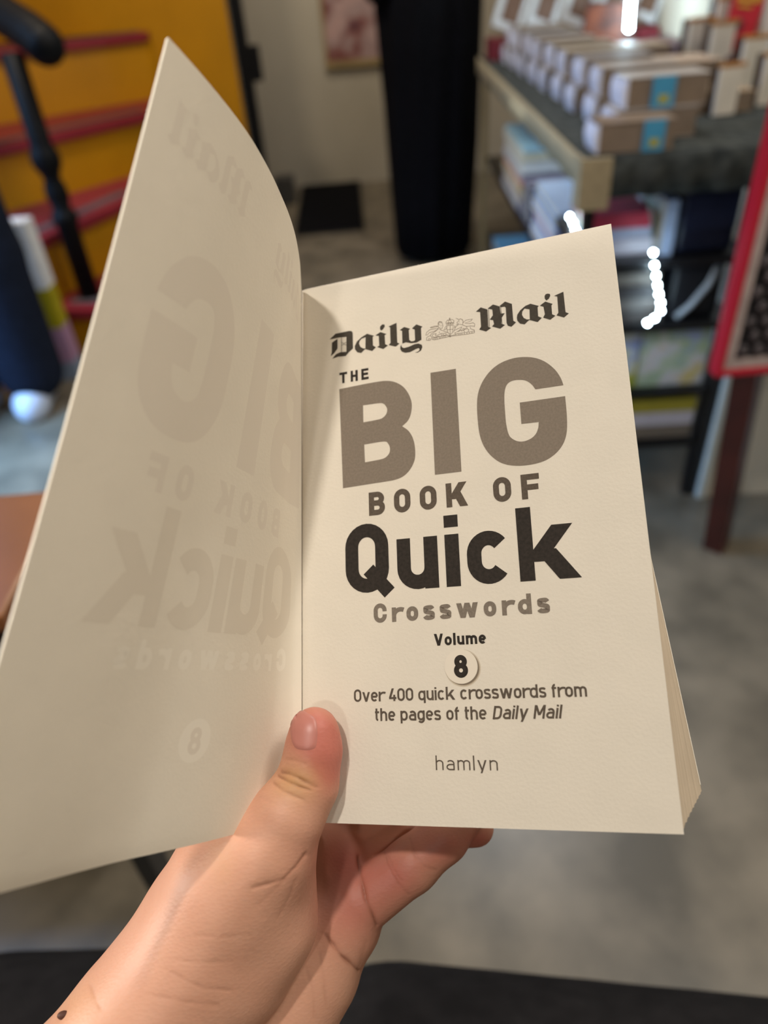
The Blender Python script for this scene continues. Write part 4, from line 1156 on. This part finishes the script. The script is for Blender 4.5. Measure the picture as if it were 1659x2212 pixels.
THUMB = K((679, 1581, 0.2340, 8.0), (677, 1622, 0.2335, 8.7), (663, 1695, 0.2320, 9.6), (622, 1762, 0.2300, 11.2), (575, 1832, 0.2305, 14.2), (512, 1920, 0.2350, 19.0))
THENAR = K((575, 1842, 0.2325, 14.0), (505, 1915, 0.2360, 20.0), (440, 2050, 0.2360, 22.5), (340, 2205, 0.2330, 25.0), (150, 2420, 0.2250, 27.0)) + K((612, 1912, 0.2375, 9.3), (588, 1995, 0.2380, 12.5), (520, 2095, 0.2375, 16.0)) + K((475, 1868, 0.2440, 10.0), (432, 1955, 0.2440, 12.0), (380, 2085, 0.2400, 15.0))
HEEL = K((705, 1985, 0.2600, 15.5), (655, 2085, 0.2590, 18.0), (560, 2220, 0.2540, 21.0), (330, 2440, 0.2420, 25.0)) + K((600, 2000, 0.262, 18), (480, 2200, 0.256, 24.0), (240, 2440, 0.238, 30.0), (-80, 2760, 0.215, 36.0), (-420, 3150, 0.19, 42.0))
PAD = K((770, 1935, 0.2620, 10.5), (735, 1990, 0.2615, 13.0), (690, 2030, 0.2630, 14.0)) + K((735, 1860, 0.2700, 11.0), (690, 1960, 0.2680, 14.0), (620, 2060, 0.266, 15.0)) + K((690, 1800, 0.2740, 10.0), (650, 1900, 0.2690, 13.0), (590, 1990, 0.264, 16.0)) + K((655, 1830, 0.2600, 9.0), (640, 1900, 0.2600, 12.0))
LITTLE = K((797, 1938, 0.2600, 10.3), (890, 1868, 0.2595, 9.4), (958, 1808, 0.2605, 8.8), (1020, 1735, 0.2640, 7.4))
RING = K((760, 1872, 0.2720, 10.5), (870, 1822, 0.2790, 9.8), (965, 1780, 0.2760, 9.0), (1027, 1788, 0.2690, 6.9))
MIDDLE = K((715, 1820, 0.2770, 10.5), (840, 1720, 0.2870, 10.0), (950, 1660, 0.2800, 9.2), (1020, 1630, 0.2700, 7.6))
INDEX = K((680, 1790, 0.2760, 10.5), (780, 1640, 0.2860, 9.8), (860, 1540, 0.2780, 8.8), (900, 1480, 0.2690, 7.4))


def grp(P, prims, k):
    d = None
    for a, b, r1, r2 in prims:
        q = sd_cone(P, a, b, r1, r2)
        d = q if d is None else smin(d, q, k)
    return d


PO32, UX32, UY32, UN32 = [a.astype(np.float32) for a in (PO, UX, UY, UN)]


def hand_f(P):
    P = P.astype(np.float32)
    near = smin(grp(P, THUMB, 0.004), grp(P, THENAR, 0.010), 0.007)
    palm = smin(grp(P, HEEL, 0.012), grp(P, PAD, 0.009), 0.0035)
    d = smin(near, palm, 0.0022)
    d = smin(d, grp(P, LITTLE, 0.0025), 0.0015)
    for g in (RING, MIDDLE, INDEX):
        d = smin(d, grp(P, g, 0.003), 0.0022)
    # the fingers and thumb lie against the book: nothing of them goes into the block of pages
    q = P - PO32
    u, v, h = q @ UX32, q @ UY32, q @ UN32
    vb = v - np.clip(u, 0, 0.13) * 0.088 * np.clip(-h / 0.0215, 0, 1)
    blk = np.maximum(np.maximum(np.abs(h + 0.0114) - 0.0116, -0.0038 - u), np.maximum(-0.0012 - vb, vb - 0.2))
    d = np.maximum(d, -blk)
    return d


allp = THUMB + THENAR + HEEL + PAD + LITTLE + RING + MIDDLE + INDEX
# grid aligned with the camera axes keeps the box tight
pts = np.array([(np.asarray(p) - CAM) @ ROT for a in allp for p in a[:2]])
rm = np.array([r for a in allp for r in a[2:4]])
lo = (pts - rm[:, None]).min(0) - 0.004; hi = (pts + rm[:, None]).max(0) + 0.004
HQ = 0.00095
V, F = surface_nets(lambda G: hand_f(CAM.astype(np.float32) + G @ ROT.T.astype(np.float32)), lo, hi, HQ)
V = CAM + V @ ROT.T
me = bpy.data.meshes.new('tmp'); me.from_pydata(V.tolist(), [], F.tolist()); me.update()
to = bpy.data.objects.new('tmp', me); COL.objects.link(to)
sm = to.modifiers.new('s', 'SMOOTH'); sm.factor = 0.5; sm.iterations = 3
sd = to.modifiers.new('d', 'SUBSURF'); sd.levels = 1; sd.render_levels = 1
dg = bpy.context.evaluated_depsgraph_get(); ev = to.evaluated_get(dg); m2 = bpy.data.meshes.new_from_object(ev)
bpy.data.objects.remove(to)
n = len(m2.vertices)
co = np.empty(n * 3); m2.vertices.foreach_get('co', co); co = co.reshape(-1, 3)
no = np.empty(n * 3); m2.vertex_normals.foreach_get('vector', no); no = no.reshape(-1, 3)
px, dep = proj(co)
facing = np.clip((-(co - CAM) / np.linalg.norm(co - CAM, axis=1)[:, None] * no).sum(1) * 4, 0, 1)
# creases: (points, depth mm, half width px)
CRE = [([(607, 1668), (623, 1671), (640, 1679), (660, 1690), (682, 1700)], 0.85, 3.2), ([(600, 1676), (623, 1690), (644, 1699), (668, 1707)], 0.8, 3.0), ([(590, 1692), (613, 1710), (638, 1721), (655, 1728)], 0.5, 3.5),
       ([(618, 1640), (640, 1643), (658, 1649)], 0.25, 3.0), ([(560, 1722), (590, 1735), (620, 1742)], 0.12, 4),
       ([(545, 1918), (575, 1912), (613, 1900), (642, 1871), (660, 1846)], 0.6, 4.5), ([(560, 1955), (590, 1925), (615, 1902)], 0.3, 5), ([(600, 1985), (625, 1940), (640, 1900)], 0.25, 5),
       ([(370, 2100), (400, 2118), (440, 2135), (500, 2140)], 0.3, 4), ([(380, 2075), (430, 2080), (500, 2078)], 0.2, 4), ([(330, 2150), (400, 2165), (470, 2172)], 0.25, 4), ([(420, 2020), (480, 2025), (540, 2020)], 0.15, 4),
       ([(196, 2130), (204, 2150), (215, 2175)], 0.35, 5),
       ([(703, 2020), (712, 2033), (738, 2066), (775, 2098)], 1.5, 3.4), ([(775, 1850), (778, 1890), (790, 1945), (815, 2000)], 1.4, 3.0),
       ([(885, 1812), (890, 1830), (898, 1850), (917, 1872), (942, 1880)], 0.4, 2.6), ([(829, 1840), (836, 1865), (848, 1890), (862, 1912), (882, 1932)], 0.45, 2.6), ([(838, 1850), (850, 1878), (868, 1905)], 0.25, 2.2),
       ([(690, 2060), (700, 2120), (706, 2180)], 0.3, 4), ([(660, 2090), (675, 2140), (680, 2200)], 0.25, 4), ([(775, 2092), (792, 2035)], 0.3, 4)]
disp = np.zeros(n)
for pl, dp, hw in CRE:
    dmin = np.full(n, 1e9)
    for a, b in zip(pl, pl[1:]):
        a = np.array(a, float); b = np.array(b, float); ab = b - a
        t = np.clip(((px - a) @ ab) / (ab @ ab), 0, 1)
        dmin = np.minimum(dmin, np.linalg.norm(px - a - t[:, None] * ab, axis=1))
    wob = 0.75 + 0.25 * np.sin(px[:, 0] * 0.11 + px[:, 1] * 0.07)
    disp += 0.8 * dp * wob * (0.65 * np.exp(-(dmin / (0.8 * hw)) ** 2) + 0.35 * np.exp(-(dmin / (2.4 * hw)) ** 2)) * facing
co2 = co - no * (disp * MM)[:, None]
# skin colour: redder at the thumb tip and on the finger pads, yellower over the knuckle
def blob(x, y, rx, ry): return np.exp(-(((px[:, 0] - x) / rx) ** 2 + ((px[:, 1] - y) / ry) ** 2))
red = np.clip(blob(700, 1600, 62, 75) * 1.0 + blob(712, 1660, 36, 60) * 0.8 + blob(655, 1570, 50, 60) * 0.5 + (blob(760, 1960, 90, 90) + blob(860, 1890, 60, 60) + blob(960, 1830, 70, 50) + blob(740, 1850, 70, 60) + blob(1040, 1812, 40, 30)) * 0.75, 0, 1)
yel = np.clip(blob(640, 1690, 48, 40) * 0.8 + blob(480, 1850, 30, 60) * 0.3 + blob(150, 2170, 90, 60) * 0.3, 0, 1)
cr_ = np.clip(disp / 0.7, 0, 1) * 0.45  # crease shading put into the skin colour, following groove depth
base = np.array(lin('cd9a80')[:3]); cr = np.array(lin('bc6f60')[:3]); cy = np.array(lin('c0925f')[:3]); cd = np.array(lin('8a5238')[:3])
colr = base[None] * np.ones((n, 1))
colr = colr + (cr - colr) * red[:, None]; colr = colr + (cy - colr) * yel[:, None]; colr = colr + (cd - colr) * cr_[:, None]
inv = np.array(chain(reader).inverted())
loc = co2 @ inv[:3, :3].T + inv[:3, 3]
m2.vertices.foreach_set('co', loc.ravel()); m2.update()
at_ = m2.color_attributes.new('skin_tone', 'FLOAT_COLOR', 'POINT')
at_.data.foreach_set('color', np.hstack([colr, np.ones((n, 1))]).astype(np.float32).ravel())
m2.polygons.foreach_set('use_smooth', [True] * len(m2.polygons)); m2.name = 'body'
sk = mat('skin', 'd2a180', 0.5, 0.35); nt = sk.node_tree; bs = nt.nodes['Principled BSDF']
ca = nt.nodes.new('ShaderNodeVertexColor'); ca.layer_name = 'skin_tone'
tc = nt.nodes.new('ShaderNodeTexCoord'); nz = nt.nodes.new('ShaderNodeTexNoise'); nz.inputs['Scale'].default_value = 70; nz.inputs['Detail'].default_value = 3
mx = nt.nodes.new('ShaderNodeMixRGB'); mx.blend_type = 'MULTIPLY'; mx.inputs['Fac'].default_value = 0.35
rp2 = nt.nodes.new('ShaderNodeValToRGB'); rp2.color_ramp.elements[0].color = (0.88, 0.80, 0.77, 1); rp2.color_ramp.elements[1].color = (1, 1, 1, 1); rp2.color_ramp.elements[0].position = 0.35; rp2.color_ramp.elements[1].position = 0.65
nt.links.new(tc.outputs['Object'], nz.inputs['Vector']); nt.links.new(nz.outputs['Fac'], rp2.inputs['Fac'])
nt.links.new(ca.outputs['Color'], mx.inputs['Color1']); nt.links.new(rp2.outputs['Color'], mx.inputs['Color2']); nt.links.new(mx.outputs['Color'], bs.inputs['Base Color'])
bs.inputs['Subsurface Weight'].default_value = 0.12; bs.inputs['Subsurface Radius'].default_value = (1.0, 0.4, 0.2); bs.inputs['Subsurface Scale'].default_value = 0.003
vz = nt.nodes.new('ShaderNodeTexVoronoi'); vz.inputs['Scale'].default_value = 900
mp = nt.nodes.new('ShaderNodeMapping'); mp.inputs['Scale'].default_value = (0.6, 1.2, 1.0); mp.inputs['Rotation'].default_value = (0.2, 0.3, 0.5)
bp2 = nt.nodes.new('ShaderNodeBump'); bp2.inputs['Strength'].default_value = 0.12; bp2.inputs['Distance'].default_value = 0.0005
nt.links.new(tc.outputs['Object'], mp.inputs['Vector']); nt.links.new(mp.outputs['Vector'], vz.inputs['Vector']); nt.links.new(vz.outputs['Distance'], bp2.inputs['Height']); nt.links.new(bp2.outputs['Normal'], bs.inputs['Normal'])
link('body', m2, sk, reader)

# thumbnail: a thin curved plate laid on the thumb
NAIL = [(634, 1532), (646, 1527), (664, 1538), (679, 1547), (685, 1558), (687, 1576), (686, 1602), (681, 1618), (661, 1623), (640, 1619), (631, 1608), (626, 1588), (624, 1560), (627, 1543)]
nl = np.array(crs(NAIL, 5, True)); cen = np.array([656.0, 1577.0])


def hit(x, y):
    r = ray(x, y); t = 0.205
    for _ in range(60):
        P = (CAM + r * t)[None]
        d = float(hand_f(P)[0])
        t += d / np.linalg.norm(r) * 0.9
        if d < 5e-5: return CAM + r * t
        if t > 0.26: return None
    return CAM + r * t


rings = 7; NV = []; NF = []
nn_ = len(nl)
for k in range(rings + 1):
    f = k / rings
    for p in nl:
        q = cen + (p - cen) * f; g = f
        P = hit(*q)
        while P is None and g > 0.05:
            g *= 0.97; P = hit(*(cen + (p - cen) * g))
        e = 2e-4
        grad = np.array([float(hand_f((P + e * ax)[None])[0] - hand_f((P - e * ax)[None])[0]) for ax in np.eye(3)]); grad /= np.linalg.norm(grad)
        NV.append(P + grad * (0.00028 if k < rings else -0.0002))
for k in range(rings):
    for j in range(nn_):
        a, b = k * nn_ + j, k * nn_ + (j + 1) % nn_
        NF.append((a, b, b + nn_, a + nn_))
nm_ = mat('nail', 'b57468', 0.38, 0.45)
nail = raw('thumbnail', NV, NF, nm_, reader, True, True)
# a mole on the wrist
P = None
r = ray(137, 2193); t = 0.17
for _ in range(80):
    d = float(hand_f((CAM + r * t)[None])[0]); t += d * 0.8
    if d < 5e-5: break
bm = sphere(bmesh.new(), tuple(CAM + r * t), 0.0014, 14, (1.4, 0.9, 0.9))
obj('mole', bm, mat('mole', '54352a', 0.6, 0.3), reader, True, True)

# lap in black trousers, and one shoe on the floor
lap = [((-0.03, 0.118, 0.50), (0.40, 0.05, 0.49), 0.115, 0.115), ((0.15, -0.45, 0.50), (0.20, 0.06, 0.50), 0.11, 0.10), ((0.36, 0.07, 0.50), (0.42, 0.02, 0.08), 0.09, 0.06),
       ((-0.345, 0.17, 0.475), (-0.16, 0.165, 0.475), 0.105, 0.10), ((-0.15, -0.45, 0.50), (-0.26, 0.12, 0.47), 0.11, 0.10), ((-0.31, 0.15, 0.46), (-0.30, 0.27, 0.08), 0.085, 0.055), ((-0.15, -0.45, 0.52), (0.15, -0.45, 0.52), 0.15, 0.15)]
body('trousers', lap, reader, 0.011, 0.04, M['trouser'])
body('shoe', [((-0.295, 0.29, 0.05), (-0.295, 0.45, 0.035), 0.045, 0.04), ((-0.295, 0.45, 0.035), (-0.293, 0.49, 0.032), 0.04, 0.03)], reader, 0.008, 0.02, M['black'])
st_ = thing('stool', 'dark wooden stool under the seated reader', 'stool', (0, -0.45, 0))
obj('seat', B(-0.22, 0.22, -0.22, 0.2, 0.33, 0.365, 0.01), M['wood_dark'], st_)
for sx in (-0.19, 0.16):
    for sy in (-0.19, 0.15):
        obj('leg', B(sx, sx + 0.03, sy, sy + 0.03, 0, 0.33), M['wood_dark'], st_)
